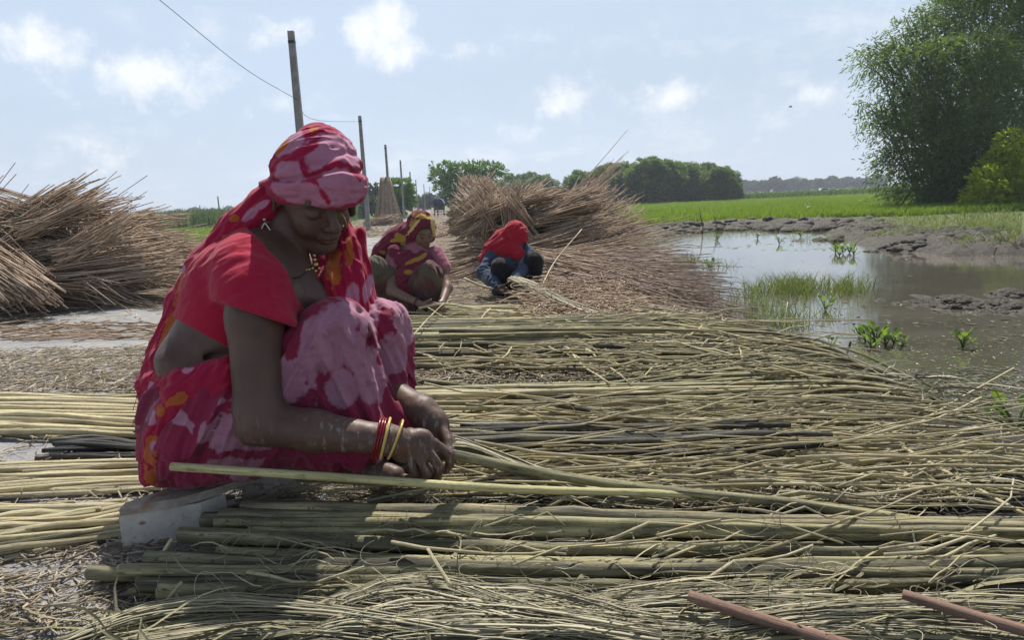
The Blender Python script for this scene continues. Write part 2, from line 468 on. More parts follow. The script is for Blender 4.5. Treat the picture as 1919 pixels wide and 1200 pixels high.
# road: a cambered sheet of worn grey tarmac with straggling edges
ry = axis(-1.0, 14.0, 0.15, -25, 600)
rows = []; NXR = 25
for j in range(NXR):
    s = j / (NXR - 1)
    uu = -3.65 + s * 3.5
    xx = uu + RDX * ry
    if j in (0, NXR - 1): xx = xx + 0.16 * fbm(np.stack([ry * 0.9, 0 * ry + j, 0 * ry], 1), 8, 4)
    zz = gz(xx, ry) + 0.004 - (0.03 if j in (0, NXR - 1) else 0)
    rows.append(np.stack([xx, ry, zz], -1))
rows = np.array(rows)
idx = np.arange(rows.shape[0] * rows.shape[1]).reshape(rows.shape[0], rows.shape[1])
rq = np.stack([idx[:-1, :-1], idx[1:, :-1], idx[1:, 1:], idx[:-1, 1:]], -1).reshape(-1, 4)
t = NT('road_tarmac'); pp = t.pos()
na = t.noise(pp, 0.9, 4, 0.6); nb = t.noise(pp, 6.0, 5, 0.65); nc = t.noise(pp, 140.0, 2, 0.6)
c = t.ramp(nc, [(0.3, (0.15, 0.15, 0.155)), (0.7, (0.29, 0.29, 0.295))])
c = t.mix(t.fac(na, 0.5, 0.75), c, (0.33, 0.30, 0.26))
c = t.mix(t.math('MULTIPLY', t.fac(nb, 0.52, 0.66), 0.55), c, (0.36, 0.32, 0.26))
c = t.mix(t.math('MULTIPLY', t.fac(t.noise(pp, 2.3, 5, 0.7), 0.6, 0.7), 0.6), c, (0.09, 0.088, 0.085))
t.bsdf(c, 0.85, t.bump(t.math('ADD', nc, nb), 0.35, 0.006), 0.3)
road = link('road', mesh('road', rows.reshape(-1, 3), rq, t.m, True)); tag(road, kind='structure')

# pond water: a level sheet, silt brown with the sky in it
t = NT('pond_water'); pp = t.pos()
nb = t.noise(t.vmul(pp, (1, 2.2, 1)), 7.0, 4, 0.6); nd = t.noise(t.vmul(pp, (1, 2.0, 1)), 1.1, 4, 0.6)
h = t.math('ADD', t.math('MULTIPLY', nb, 0.4), nd)
c = t.mix(t.fac(nd, 0.35, 0.65), (0.075, 0.068, 0.054), (0.10, 0.09, 0.072))
t.bsdf(c, 0.06, t.bump(h, 0.025, 0.05), 0.5, IOR=2.3)
M_water = t.m
wx0, wx1, wy0, wy1 = 0.9, 19.0, -7.0, 27.0
wv = np.array([(wx0, wy0, WATER), (wx1, wy0, WATER), (wx1, wy1, WATER), (0.5, wy1, WATER)])
water = link('pond_water', mesh('pond_water', wv, np.array([[0, 1, 2, 3]]), M_water)); tag(water, kind='structure')

# ------------------------------------------------------------------ foliage
def leaf_quads(cen, dirs, length, width, droop=0.3, seed=0):
    """narrow diamond leaves at cen pointing along dirs"""
    r = np.random.default_rng(seed); n = len(cen)
    d = dirs + r.normal(0, 0.35, (n, 3)); d[:, 2] -= droop; d /= np.linalg.norm(d, axis=1, keepdims=True)
    s = np.cross(d, r.normal(0, 1, (n, 3))); s /= np.linalg.norm(s, axis=1, keepdims=True) + 1e-9
    L = (length * r.uniform(0.6, 1.3, n))[:, None]; Wd = (width * r.uniform(0.7, 1.3, n))[:, None]
    v = np.stack([cen, cen + d * L * 0.45 + s * Wd * 0.5, cen + d * L, cen + d * L * 0.45 - s * Wd * 0.5], 1).reshape(-1, 3)
    return v, np.arange(4 * n).reshape(n, 4)

def crown(blobs, dens, leaf, seed, per=12, spread=0.5, droop=0.35, fill=0.35):
    """sprays of leaves over and inside a set of lumps ((x,y,z), (rx,ry,rz)); returns verts, quads, rnd"""
    r = np.random.default_rng(seed); C = []; D = []; Rn = []
    for (c, rad) in blobs:
        rad = np.asarray(rad, float) * np.ones(3); n = max(6, int(dens * rad[0] * rad[2]))
        d = r.normal(0, 1, (n, 3)); d /= np.linalg.norm(d, axis=1, keepdims=True)
        q = np.where(r.random(n) < fill, r.random(n) ** 0.6, r.uniform(0.8, 1.12, n))[:, None]
        p = np.asarray(c) + d * rad * q
        tw = d + r.normal(0, 0.4, (n, 3)); tw[:, 2] += 0.15; tw /= np.linalg.norm(tw, axis=1, keepdims=True)
        clump = r.random(n)
        for i in range(per):
            s = i / per
            off = tw * spread * s; off[:, 2] -= spread * droop * s * s * 1.6
            C.append(p + off + r.normal(0, spread * 0.13, (n, 3))); D.append(tw); Rn.append(clump)
    C = np.vstack(C); D = np.vstack(D); Rn = np.concatenate(Rn)
    v, q = leaf_quads(C, D, leaf[0], leaf[1], droop, seed + 1)
    return v, q, np.repeat(Rn, 4)

def leaf_mat(name, c0, c1, transl=0.35, yellow=None):
    t = NT(name); a = t.attr('rnd', 'Fac'); info = t.n('ShaderNodeObjectInfo').outputs['Random']
    c = t.mix(t.math('ADD', t.math('MULTIPLY', a, 0.75), t.math('MULTIPLY', info, 0.25)), c0, c1)
    t.leafy(c, transl, 0.55, t.mix(0.5, c, (c1[0] * 1.5, c1[1] * 1.4, c1[2] * 0.6)))
    return t.m
M_bam = leaf_mat('bamboo_leaf', (0.028, 0.058, 0.020), (0.135, 0.22, 0.06), 0.52)
M_tree = leaf_mat('tree_leaf', (0.045, 0.11, 0.020), (0.13, 0.25, 0.04), 0.42)
M_bush = leaf_mat('bush_leaf', (0.16, 0.24, 0.02), (0.42, 0.50, 0.04), 0.62)
M_fartree = leaf_mat('far_leaf', (0.035, 0.06, 0.03), (0.07, 0.10, 0.045), 0.25)
t = NT('bark'); nb = t.noise(t.vmul(t.obj(), (6, 6, 1.2)), 3, 4, 0.6)
t.bsdf(t.ramp(nb, [(0.3, (0.06, 0.05, 0.04)), (0.7, (0.17, 0.14, 0.11))]), 0.9, t.bump(nb, 0.6, 0.03))
M_bark = t.m
t = NT('bamboo_culm'); nb = t.noise(t.vmul(t.obj(), (3, 3, 9)), 2, 3, 0.6)
t.bsdf(t.ramp(nb, [(0.3, (0.09, 0.10, 0.04)), (0.7, (0.22, 0.21, 0.10))]), 0.6)
M_culm = t.m

def limb_tubes(specs, sides=6, K=7):
    """specs: (start, end, r0, r1, bend)"""
    pol = []; rad = []
    for (a, b, r0, r1, bend) in specs:
        a = np.asarray(a, float); b = np.asarray(b, float); s = np.linspace(0, 1, K)[:, None]
        pol.append(a + (b - a) * s + np.array([0, 0, 1.0]) * bend * np.sin(s * math.pi) + rng.normal(0, 0.02, (K, 3)) * np.linalg.norm(b - a) * s)
        rad.append(r0 + (r1 - r0) * np.linspace(0, 1, K))
    return tubes(np.array(pol), np.array(rad), sides)

def tree(name, label, cat, base, blobs, dens, leaf, mat, limbs, seed, group=None, per=12, spread=0.5, droop=0.35, barkmat=None, fill=0.35):
    """everything in metres from the tree's base"""
    t = thing(name, label, cat, base, group)
    v, q, rn = crown(blobs, dens, leaf, seed, per, spread, droop, fill)
    link('crown', mesh('crown', v, q, mat, True, {'rnd': rn}), t)
    v, q, tu = limb_tubes(limbs)
    link('trunk', mesh('trunk', v, q, barkmat or M_bark, True, {'tu': tu}), t)
    return t

# big dark bamboo thicket tree at the pond's far right
D0 = 28.0
base = G(1765, 392, -0.49); D0 = base[1]
spots = [(1700, 100, 50, 0), (1648, 100, 26, 0), (1670, 118, 32, .5), (1760, 75, 62, 0), (1790, 20, 52, 1), (1850, 45, 95, 0), (1905, 150, 130, .8), (1800, 170, 100, 0), (1722, 150, 52, -.6),
         (1735, 110, 40, -1), (1700, 230, 52, 0), (1655, 206, 24, .4), (1632, 196, 14, .2), (1680, 240, 30, .5), (1775, 280, 95, -.3), (1690, 300, 34, 0), (1665, 298, 22, 0), (1880, 280, 115, .3), (1735, 345, 62, .2), (1690, 352, 26, .3), (1830, 355, 85, -.5),
         (1850, -60, 95, 0), (1930, -90, 150, 1), (2000, 90, 190, 1.5), (2040, 300, 160, .5), (1960, 340, 110, 0), (1770, 370, 36, -.8), (1760, 220, 60, -1.2), (1830, 110, 70, -1.4), (1820, 250, 70, -1.3), (1985, -190, 150, .6)] + [(a_, b_, c_, .3 * math.sin(a_)) for a_, b_, c_ in [(1625, 95, 13), (1640, 84, 15), (1662, 74, 13), (1690, 58, 16), (1613, 108, 8), (1640, 126, 13), (1662, 142, 15), (1614, 190, 9), (1642, 216, 13), (1662, 236, 13), (1630, 226, 7), (1702, 38, 14), (1730, 30, 18), (1755, 14, 20), (1660, 326, 11), (1682, 336, 13), (1722, 10, 10), (1650, 290, 10), (1680, 180, 18), (1672, 270, 15), (1700, 185, 26), (1640, 372, 12), (1660, 380, 14)]]
bl = []; lim = []
for (a, b, r, dd) in spots:
    p = GY(a, b, D0 + dd * 1.6) - base; rr = r * D0 / FPX * 0.68
    bl.append((p, (rr, rr * 0.95, rr * 0.80)))
    for k in range(2):
        lim.append(((rng.normal(1.4, 1.0), rng.normal(0.4, 0.6), -0.1), p + rng.normal(0, rr * 0.3, 3), 0.06, 0.014, rng.uniform(0.3, 0.9)))
tree('bamboo_thicket', 'tall dark feathery bamboo thicket standing at the far right edge of the pond', 'tree', base, bl, 200, (0.22, 0.05), M_bam, lim, 5, per=15, spread=0.85, droop=0.55, barkmat=M_culm, fill=0.45)
# yellow-green bush before it
base = G(1868, 392, -0.49); D1 = base[1] * 0.93; base = GY(1868, 395, D1); base[2] = gz(base[0], base[1])
bl = []
for (a, b, r) in [(1850, 345, 30), (1880, 300, 30), (1900, 268, 24), (1910, 330, 50), (1835, 370, 26), (1870, 365, 36), (1950, 300, 60), (1820, 380, 16), (1840, 325, 12), (1895, 372, 40)]:
    p = GY(a, b, D1 + rng.normal(0, .3)) - base; rr = r * D1 / FPX * 0.85
    bl.append((p, (rr, rr, rr * 0.9)))
tree('roadside_bush', 'bright yellow green leafy bush at the foot of the dark bamboo thicket', 'bush', base, bl, 330, (0.16, 0.08), M_bush,
     [((0, 0, 0), p_ + np.zeros(3), 0.03, 0.008, 0.1) for p_, _ in bl], 8, per=9, spread=0.3, droop=0.3)

# spreading tree right of the road, beyond the heaps
D2 = 82.0
base = GY(882, 402, D2); base[2] = -0.6
bl = []
for (a, b, r) in [(838, 318, 17), (822, 330, 12), (865, 320, 18), (890, 316, 16), (915, 320, 18), (935, 318, 10), (850, 345, 22), (880, 340, 22), (905, 338, 18), (830, 352, 12), (862, 362, 20), (848, 372, 16), (885, 362, 18), (815, 312, 7)]:
    p = GY(a, b, D2 + rng.normal(0, 1.0)) - base; rr = r * D2 / FPX * 0.9
    bl.append((p, (rr * 1.1, rr, rr * 0.62)))
tree('spreading_tree', 'flat topped spreading green tree beyond the dry stick heaps right of the road', 'tree', base, bl, 150, (0.34, 0.17), M_tree,
     [((0, 0, 0), (0, 0, 2.2), 0.28, 0.2, 0)] + [((0, 0, 2.0), b[0] * 0.95, 0.13, 0.03, 0.3) for b in bl], 12, per=9, spread=0.5, droop=0.15)
# rounded tree behind the stick cone, left of the road
D3 = 66.0
base = GY(748, 404, D3); base[2] = -0.6
bl = []
for (a, b, r) in [(742, 350, 14), (758, 352, 15), (728, 346, 8), (752, 368, 18), (762, 376, 14), (738, 375, 14), (748, 388, 16), (764, 358, 9), (724, 352, 6)]:
    p = GY(a, b, D3 + rng.normal(0, .6)) - base; rr = r * D3 / FPX * 0.9
    bl.append((p, (rr, rr, rr * 0.9)))
tree('round_tree', 'rounded bright green tree behind the standing cone of sticks', 'tree', base, bl, 230, (0.26, 0.13), M_tree,
     [((0, 0, 0), b[0] * 0.95, 0.12, 0.03, 0.1) for b in bl], 14, per=9, spread=0.35, droop=0.2)
# darker trees further along the road's left side
for i, (a, b, r, dd, lab) in enumerate([(703, 366, 16, 95, 'dark roadside tree just left of the standing cone of sticks'), (797, 378, 12, 150, 'small dark tree at the end of the line of poles'), (690, 382, 15, 90, 'low dark tree between the near pole and the cone of sticks')]):
    base = GY(a, 398, dd); base[2] = -0.6; rr = r * dd / FPX
    bl = [(GY(a + rng.normal(0, r * .5), b + rng.normal(0, r * .3), dd) - base, (rr * .62, rr * .62, rr * .6)) for _ in range(7)]
    tree('roadside_tree', lab, 'tree', base, bl, 60, (0.5, 0.25), M_fartree, [((0, 0, 0), (0, 0, rr), 0.2, 0.06, 0)] + [((0, 0, .4 * rr), q_[0], .08, .03, .1) for q_ in bl], 30 + i, per=7, spread=0.6)

# bamboo groves: every clump its own thing
def bamboo_proto(seed, h=6.2, w=1.9):
    r = np.random.default_rng(seed); bl = []; lim = []
    for k in range(26):
        a = r.uniform(0, 6.28); q = r.random() ** 0.5; zt = r.uniform(0.16, 1.0)
        rr = w * (0.75 + 0.35 * math.sin(zt * 3.1)) * q
        bl.append(((rr * math.cos(a), rr * math.sin(a), h * zt), (w * r.uniform(0.22, 0.42),) * 2 + (w * r.uniform(0.25, 0.4),)))
        lim.append(((rr * 0.3 * math.cos(a), rr * 0.3 * math.sin(a), -0.2), (rr * math.cos(a), rr * math.sin(a), h * zt), 0.05, 0.015, 0.0))
    return bl, lim
protos = []
def place_bamboo(px, ytop, ybase, D, i, label, group, wide=1.0):
    b = GY(px, ybase, D); b[2] = -0.6
    h = GY(px, ytop, D)[2] - b[2]
    if len(protos) < 4:
        bl, lim = bamboo_proto(40 + len(protos))
        o = tree('bamboo_clump', label, 'tree', b, bl, 240, (0.42, 0.12), M_bam, lim, 50 + len(protos), group, per=9, spread=0.55, droop=0.45, barkmat=M_culm)
        o.scale = (h / 6.4 * wide, h / 6.4 * wide, h / 6.4); o.rotation_euler[2] = i * 1.3; protos.append(o)
    else:
        copy_tree(protos[i % 4], b, i * 2.1, (h / 6.4 * wide, h / 6.4 * wide, h / 6.4), label)['group'] = group
i = 0
gl = 'clump of dark bamboo in the wide grove across the green field'
tops = [(1078, 330), (1100, 326), (1125, 318), (1150, 312), (1175, 308), (1200, 306), (1225, 308), (1250, 308), (1275, 310), (1300, 311), (1322, 312), (1345, 316), (1362, 324), (1374, 336)]
for (a, b) in tops:
    place_bamboo(a, b + rng.uniform(-3, 3), 384 - (a - 1180) * 0.05, 98 + rng.uniform(-3, 6), i, gl, 'bamboo clumps of the wide grove', 1.25); i += 1
for (a, b) in [(1095, 330), (1140, 318), (1185, 312), (1235, 311), (1290, 314), (1340, 320)]:
    place_bamboo(a, b + 3, 383 - (a - 1180) * 0.05, 106, i, gl, 'bamboo clumps of the wide grove', 1.3); i += 1
gl2 = 'clump of hazy bamboo rising behind the dry stick heaps'
for (a, b) in [(945, 340), (968, 330), (990, 328), (1012, 332), (1030, 340)]:
    place_bamboo(a, b, 392, 135 + rng.uniform(-4, 4), i, gl2, 'bamboo clumps behind the heaps', 1.25); i += 1

# far tree lines
fp = []
def far_tree(px, h_px, D, i, label, group, ybase=None):
    hy = 600 - FPX * math.tan(PITCH) - (px - 960) * math.tan(ROLL)
    b = GY(px, hy + 6, D); b[2] = -0.6
    s = h_px * D / FPX / 8.0
    if len(fp) < 4:
        r = np.random.default_rng(90 + len(fp)); bl = []
        for k in range(9):
            a = r.uniform(0, 6.28); q = r.random() * 2.6
            bl.append(((q * math.cos(a), q * math.sin(a), r.uniform(2.4, 6.6)), (r.uniform(1.1, 1.9),) * 3))
        o = tree('far_tree', label, 'tree', b, bl, 16, (1.1, 0.6), M_fartree, [((0, 0, 0), (0, 0, 3), .3, .2, 0)] + [((0, 0, 2.2), q_[0], .12, .04, 0) for q_ in bl], 95 + len(fp), group, per=6, spread=1.0)
        o.scale = (s, s, s); fp.append(o)
    else:
        copy_tree(fp[i % 4], b, i * 1.7, (s * rng.uniform(1.0, 1.5), s * 1.2, s * rng.uniform(0.85, 1.1)), label)['group'] = group
k = 0
for a in np.arange(1385, 1660, 9.0):
    far_tree(a + rng.uniform(-3, 3), rng.uniform(15, 25), 330 + rng.uniform(-20, 30), k, 'blue hazed tree in the far line across the right hand fields', 'far trees across the right hand fields'); k += 1
for a in np.arange(225, 445, 8.0):
    far_tree(a + rng.uniform(-3, 3), rng.uniform(10, 18), 350 + rng.uniform(-20, 30), k, 'blue hazed tree in the far line beyond the cane field on the left', 'far trees beyond the cane field'); k += 1
for a in np.arange(20, 220, 14.0):
    far_tree(a + rng.uniform(-3, 3), rng.uniform(10, 16), 360, k, 'blue hazed tree in the far line beyond the cane field on the left', 'far trees beyond the cane field'); k += 1
for a in list(np.arange(640, 720, 10.0)) + list(np.arange(770, 830, 11.0)):
    far_tree(a + rng.uniform(-3, 3), rng.uniform(14, 22), 260 + rng.uniform(-20, 30), k, 'hazy tree at the far end of the road', 'far trees at the end of the road'); k += 1

# ------------------------------------------------------------------ field crops
def blades(xy, z, h, w, seed, lean=0.25):
    r = np.random.default_rng(seed); n = len(xy)
    a = r.uniform(0, 2 * math.pi, n); b0 = np.column_stack([xy, z])
    s = np.column_stack([np.cos(a), np.sin(a), 0 * a]) * (w * r.uniform(0.6, 1.4, n))[:, None]
    H = (h * r.uniform(0.55, 1.25, n))[:, None]
    ln = r.normal(0, lean, (n, 3)); ln[:, 2] = 1
    v = np.stack([b0 - s, b0 + s, b0 + ln * H * 0.6 + s * 0.55, b0 + ln * H * np.array([1.6, 1.6, 1]), b0 + ln * H * 0.6 - s * 0.55], 1)
    i5 = np.arange(n)[:, None] * 5
    q = i5 + np.array([[0, 1, 2, 4]]); t3 = i5 + np.array([[4, 2, 3]])
    return v.reshape(-1, 3), [q, t3], np.repeat(r.random(n), 5)
def scatter_px(n, x0, x1, y0, y1, z, seed):
    """even over the ground area seen between these pixel bounds"""
    r = np.random.default_rng(seed)
    a = np.array([G(x0, y0, z)[:2], G(x1, y0, z)[:2], G(x0, y1, z)[:2], G(x1, y1, z)[:2]])
    return a
M_paddy = leaf_mat('paddy_leaf', (0.11, 0.185, 0.022), (0.21, 0.32, 0.045), 0.45)
M_cane = leaf_mat('cane_leaf', (0.05, 0.10, 0.025), (0.10, 0.16, 0.045), 0.35)
# right hand field
r = np.random.default_rng(61)
n = 90000
yy = 24 + (r.random(n) ** 1.7) * 70; xx = r.uniform(-0.02, 0.72, n) * yy + 1.5
keep = (xx - RDX * yy > 3.5) & (poly_sd(xx, yy, shore_poly) + 1.0 * fbm(np.stack([xx * .3, yy * .3, 0 * xx], 1), 31, 4) > 1.5)
xx, yy = xx[keep], yy[keep]
v, q, rn = blades(np.column_stack([xx, yy]), gz(xx, yy), 0.26, 0.016, 62)
tag(link('paddy_crop', mesh('paddy_crop', v, q, M_paddy, True, {'rnd': rn})), 'bright green young rice standing in the field beyond the pond', 'crop', kind='stuff')
n = 52000
yy = 20 + (r.random(n) ** 1.5) * 55; xx = -r.uniform(0.24, 0.85, n) * yy
keep = (xx - RDX * yy < -8.0) & (xx > -0.85 * yy)
xx, yy = xx[keep], yy[keep]
v, q, rn = blades(np.column_stack([xx, yy]), gz(xx, yy), 0.30, 0.016, 63)
tag(link('paddy_crop', mesh('paddy_crop', v, q, M_paddy, True, {'rnd': rn})), 'bright green young rice in the field left of the road', 'crop', kind='stuff')
n = 9000
yy = r.uniform(76, 100, n); xx = -r.uniform(0.2, 0.8, n) * yy; xx = np.where(xx > -0.42 * yy + 8 * (r.random(n) - .5), xx, xx); keep = (xx - RDX * yy < -9)
v, q, rn = blades(np.column_stack([xx, yy])[keep], gz(xx, yy)[keep], 2.0, 0.10, 64, 0.2)
tag(link('sugar_cane', mesh('sugar_cane', v, q, M_cane, True, {'rnd': rn})), 'tall pale green cane crop beyond the left rice field', 'crop', kind='stuff')
n = 7000
yy = r.uniform(100, 150, n); xx = r.uniform(0.22, 0.75, n) * yy
v, q, rn = blades(np.column_stack([xx, yy]), gz(xx, yy), 0.8, 0.10, 65, 0.3)
tag(link('pale_crop', mesh('pale_crop', v, q, M_cane, True, {'rnd': rn})), 'pale grassy strip beyond the right rice field', 'crop', kind='stuff')

# ------------------------------------------------------------------ poles and wire
t = NT('concrete_pole'); nb = t.noise(t.obj(), 9, 4, 0.6)
t.bsdf(t.ramp(nb, [(0.3, (0.17, 0.17, 0.165)), (0.7, (0.28, 0.28, 0.27))]), 0.85, t.bump(nb, 0.3, 0.01))
M_conc = t.m
t = NT('black_wire'); t.bsdf((0.03, 0.03, 0.03), 0.5); M_wire = t.m
def pole(px_top, py_top, Dm, base_z, lab, w=0.155):
    top = GY(px_top, py_top, Dm); b = np.array([top[0], Dm, base_z - 0.3])
    o = thing('concrete_pole', lab, 'pole', (b[0], b[1], 0), 'concrete poles along the road')
    v = []; H = top[2] + 0.0
    for (zz, s) in ((b[2], w * .62), (H, w * .40)):
        for (sx_, sy_) in ((-1, -1), (1, -1), (1, 1), (-1, 1)):
            v.append((sx_ * s, sy_ * s * .8, zz))
    f = [(0, 1, 5, 4), (1, 2, 6, 5), (2, 3, 7, 6), (3, 0, 4, 7), (4, 5, 6, 7)]
    link('shaft', mesh('shaft', v, np.array(f), M_conc, False), o)
    # steel strap near the top
    v2 = [(sx_ * w * .43, sy_ * w * .36, H - 0.25 + dz) for dz in (0, .06) for (sx_, sy_) in ((-1, -1), (1, -1), (1, 1), (-1, 1))]
    link('strap', mesh('strap', v2, np.array(f[:4]), M_wire, False), o)
    return top
ords = ['nearest bare concrete pole, rising behind the turbaned woman', 'second bare concrete pole along the road, next to the turbaned head', 'concrete pole standing inside the cone of sticks',
        'concrete pole just beyond the cone of sticks', 'thin far concrete pole, second beyond the cone', 'thin far concrete pole, third beyond the cone', 'thin far concrete pole, fourth beyond the cone', 'thin far concrete pole, farthest along the road']
pole_tops = []
for (a, b, dd), lab in zip([(545, 58, 15.5), (674, 217, 30), (722, 271, 44.6), (750, 300, 60), (768, 322, 80), (779, 337, 104), (794, 345, 128), (805, 350, 150)], ords):
    pole_tops.append(pole(a, b, dd, float(gz(-6 + RDX * dd, dd)), lab))
for (a, b, dd, lab) in [(408, 368, 95, 'lone thin pole in the field left of the road, the taller of two'), (374, 385, 120, 'short thin pole in the left field, the farther of two'), (1623, 322, 140, 'thin pole in the pale strip near the bamboo thicket'), (1378, 345, 110, 'thin pale pole at the right end of the bamboo grove')]:
    pole(a, b, dd, -0.6, lab, 0.16)
w0 = GY(295, -4, 9.5); w1 = GY(556, 186, 15.35); w2 = GY(610, 240, 30 * 0.75)
seg = curve_pts([w0, (w0 + w1) / 2 - np.array([0, 0, .12]), w1], 14)
seg2 = curve_pts([w1, (w1 + w2) / 2 - np.array([0, 0, .08]), GY(676, 228, 29.9)], 10)
wl = np.vstack([seg, seg2[1:]])
tag(tube_obj('power_wire', wl[None], np.full((1, len(wl)), 0.006), M_wire, 4), 'thin dark wire strung to the near pole across the sky', 'wire')

# ------------------------------------------------------------------ stalk materials
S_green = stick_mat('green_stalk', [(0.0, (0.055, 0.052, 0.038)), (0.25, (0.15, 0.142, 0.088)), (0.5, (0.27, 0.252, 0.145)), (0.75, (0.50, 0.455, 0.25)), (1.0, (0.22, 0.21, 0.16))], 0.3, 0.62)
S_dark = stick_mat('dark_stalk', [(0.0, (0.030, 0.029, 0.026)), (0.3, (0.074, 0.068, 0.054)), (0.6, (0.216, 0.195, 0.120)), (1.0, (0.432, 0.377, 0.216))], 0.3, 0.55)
S_black = stick_mat('black_stalk', [(0.0, (0.014, 0.014, 0.014)), (0.5, (0.035, 0.033, 0.03)), (0.8, (0.09, 0.085, 0.065)), (1.0, (0.26, 0.24, 0.16))], 0.3, 0.5)
S_pale = stick_mat('pale_stalk', [(0.0, (0.269, 0.224, 0.137)), (0.35, (0.515, 0.448, 0.273)), (0.7, (0.694, 0.616, 0.378)), (1.0, (0.470, 0.414, 0.304))], 0.2, 0.7)
S_dry = stick_mat('dry_stick', [(0.0, (0.203, 0.145, 0.102)), (0.35, (0.405, 0.297, 0.211)), (0.7, (0.594, 0.462, 0.339)), (1.0, (0.446, 0.356, 0.282))], 0.15, 0.8)
S_red = stick_mat('russet_stick', [(0.0, (0.17, 0.125, 0.10)), (0.4, (0.37, 0.28, 0.225)), (0.75, (0.54, 0.43, 0.35)), (1.0, (0.62, 0.53, 0.44))], 0.12, 0.75)
S_fibre = stick_mat('jute_fibre', [(0.0, (0.12, 0.11, 0.072)), (0.35, (0.27, 0.25, 0.165)), (0.7, (0.43, 0.395, 0.27)), (1.0, (0.58, 0.53, 0.38))], 0.1, 0.6, 0.2)
S_litter = stick_mat('straw_litter', [(0.0, (0.156, 0.120, 0.084)), (0.3, (0.360, 0.300, 0.216)), (0.7, (0.600, 0.516, 0.384)), (1.0, (0.720, 0.636, 0.504))], 0.2, 0.85)
S_peel = stick_mat('peeled_stick', [(0.0, (0.55, 0.50, 0.24)), (0.6, (0.62, 0.57, 0.30)), (1.0, (0.50, 0.44, 0.22))], 0.08, 0.5)
S_brown = stick_mat('brown_stick', [(0.0, (0.22, 0.13, 0.095)), (0.6, (0.30, 0.185, 0.135)), (1.0, (0.36, 0.24, 0.17))], 0.12, 0.6)

def ggz(p): return float(gz(p[0], p[1]))

def fan(n, buttA, buttB, tipA, tipB, hgt, r0, r1, seed, mid=None, K=11, wig=0.02, lenj=0.12, side=0.9, zb=0.0, zt=-0.1, over=1.0, buttj=0.06, lie=0.25, fanj=0.16, layers=None, step=0.02, lift=0.0):
    """n stalks laid from the line buttA-buttB (pixels on level zb) to tipA-tipB (level zt), heaped to hgt"""
    r = np.random.default_rng(seed)
    bA, bB = G(*buttA, zb), G(*buttB, zb); tA, tB = G(*tipA, zt), G(*tipB, zt)
    s = r.random(n); s2 = np.clip(s + r.normal(0, fanj, n), -0.15, 1.15)
    q = r.random(n) ** 0.8
    if layers:
        s = []; q = []
        for j, c in enumerate(layers):
            half = 0.5 * (1 - 0.55 * j / max(1, len(layers)))
            s.append(0.5 + half * (((np.arange(c) + 0.5 + r.uniform(-0.38, 0.38, c)) / c) * 2 - 1)); q.append(np.full(c, float(j)))
        s = np.concatenate(s); q = np.concatenate(q); n = len(s); s2 = np.clip(s + r.normal(0, fanj, n), -0.15, 1.15)
    b = bA + (bB - bA) * s[:, None]; e = tA + (tB - tA) * s2[:, None]
    d = e - b
    b = b + d * r.normal(0, buttj, n)[:, None]
    e = b + d * (over + r.normal(0, lenj, n))[:, None]
    w = np.linspace(0, 1, K)
    pl = b[:, None] + (e - b)[:, None] * w[None, :, None]
    dn = d / np.linalg.norm(d, axis=1, keepdims=True)
    perp = np.stack([-dn[:, 1], dn[:, 0], 0 * dn[:, 0]], 1)
    bow = r.normal(0, wig, n)[:, None] * np.sin(w * math.pi) + r.normal(0, wig * 0.45, n)[:, None] * np.sin(w * 2 * math.pi + r.uniform(0, 6, n)[:, None]) + r.normal(0, wig * 0.05, (n, K))
    pl = pl + perp[:, None] * bow[:, :, None]
    rad = (r0 * r.uniform(0.65, 1.25, n))[:, None] * (1 - w) + (r1 * r.uniform(0.7, 1.3, n))[:, None] * w
    rad = rad * (1 + r.normal(0, 0.045, (n, K)))
    lens = 1 - (2 * s - 1) ** 2 * side
    if layers: lens = np.ones(n); top = (q * step + r.normal(0, step * 0.12, n))[:, None] * (1 - (1 - lie) * w ** 1.3); top = np.maximum(top, 0); q = q + r.random(n) * 0.9
    else: top = (q * hgt * lens)[:, None] * (1 - (1 - lie) * w ** 1.3)
    g = gz(pl[:, :, 0], pl[:, :, 1])
    g = np.maximum(g, WATER - 0.01)
    # a stalk bridges hollows: keep it straight-ish in height instead of hugging every bump
    gl = g[:, :1] * (1 - w) + g[:, -1:] * w
    pl[:, :, 2] = np.maximum(g, 0.72 * g + 0.28 * gl) + top + lift + rad + 0.002 + np.abs(r.normal(0, 0.006, n))[:, None] * np.sin(w * math.pi * 1.5) ** 2
    pl[:, :, 2] += (r.normal(0, 0.0011, (n, K)) * np.linspace(0.3, 1, K))
    return pl, rad, q * lens

ROOT_MESH = 0
def lay(pl, rad, score, nind, mat, label, group, name, stuffname, stufflabel, sides=7, rest_sides=5, matalt=None, seed=0, restmat=None):
    """the topmost stalks become single objects, the rest one mass"""
    r = np.random.default_rng(seed)
    order = np.argsort(-score)
    ind, rest = order[:nind], order[nind:]
    for i in ind:
        mt = matalt if (matalt is not None and r.random() < 0.36) else mat
        c = pl[i].mean(0); c[2] = pl[i][:, 2].min()
        v, q, tu = tubes((pl[i] - c)[None], rad[i][None], sides, [r.random()])
        o = link(name, mesh(name, v, q, mt, True, {'tu': tu}), None, c)
        tag(o, label, 'jute stalk', group)
    if len(rest):
        v, q, tu = tubes(pl[rest], rad[rest], rest_sides)
        tag(link(stuffname, mesh(stuffname, v, q, restmat or mat, True, {'tu': tu})), stufflabel, 'jute stalks', kind='stuff')  # restmat puts gap shade into the colour of the lower, wet stalks

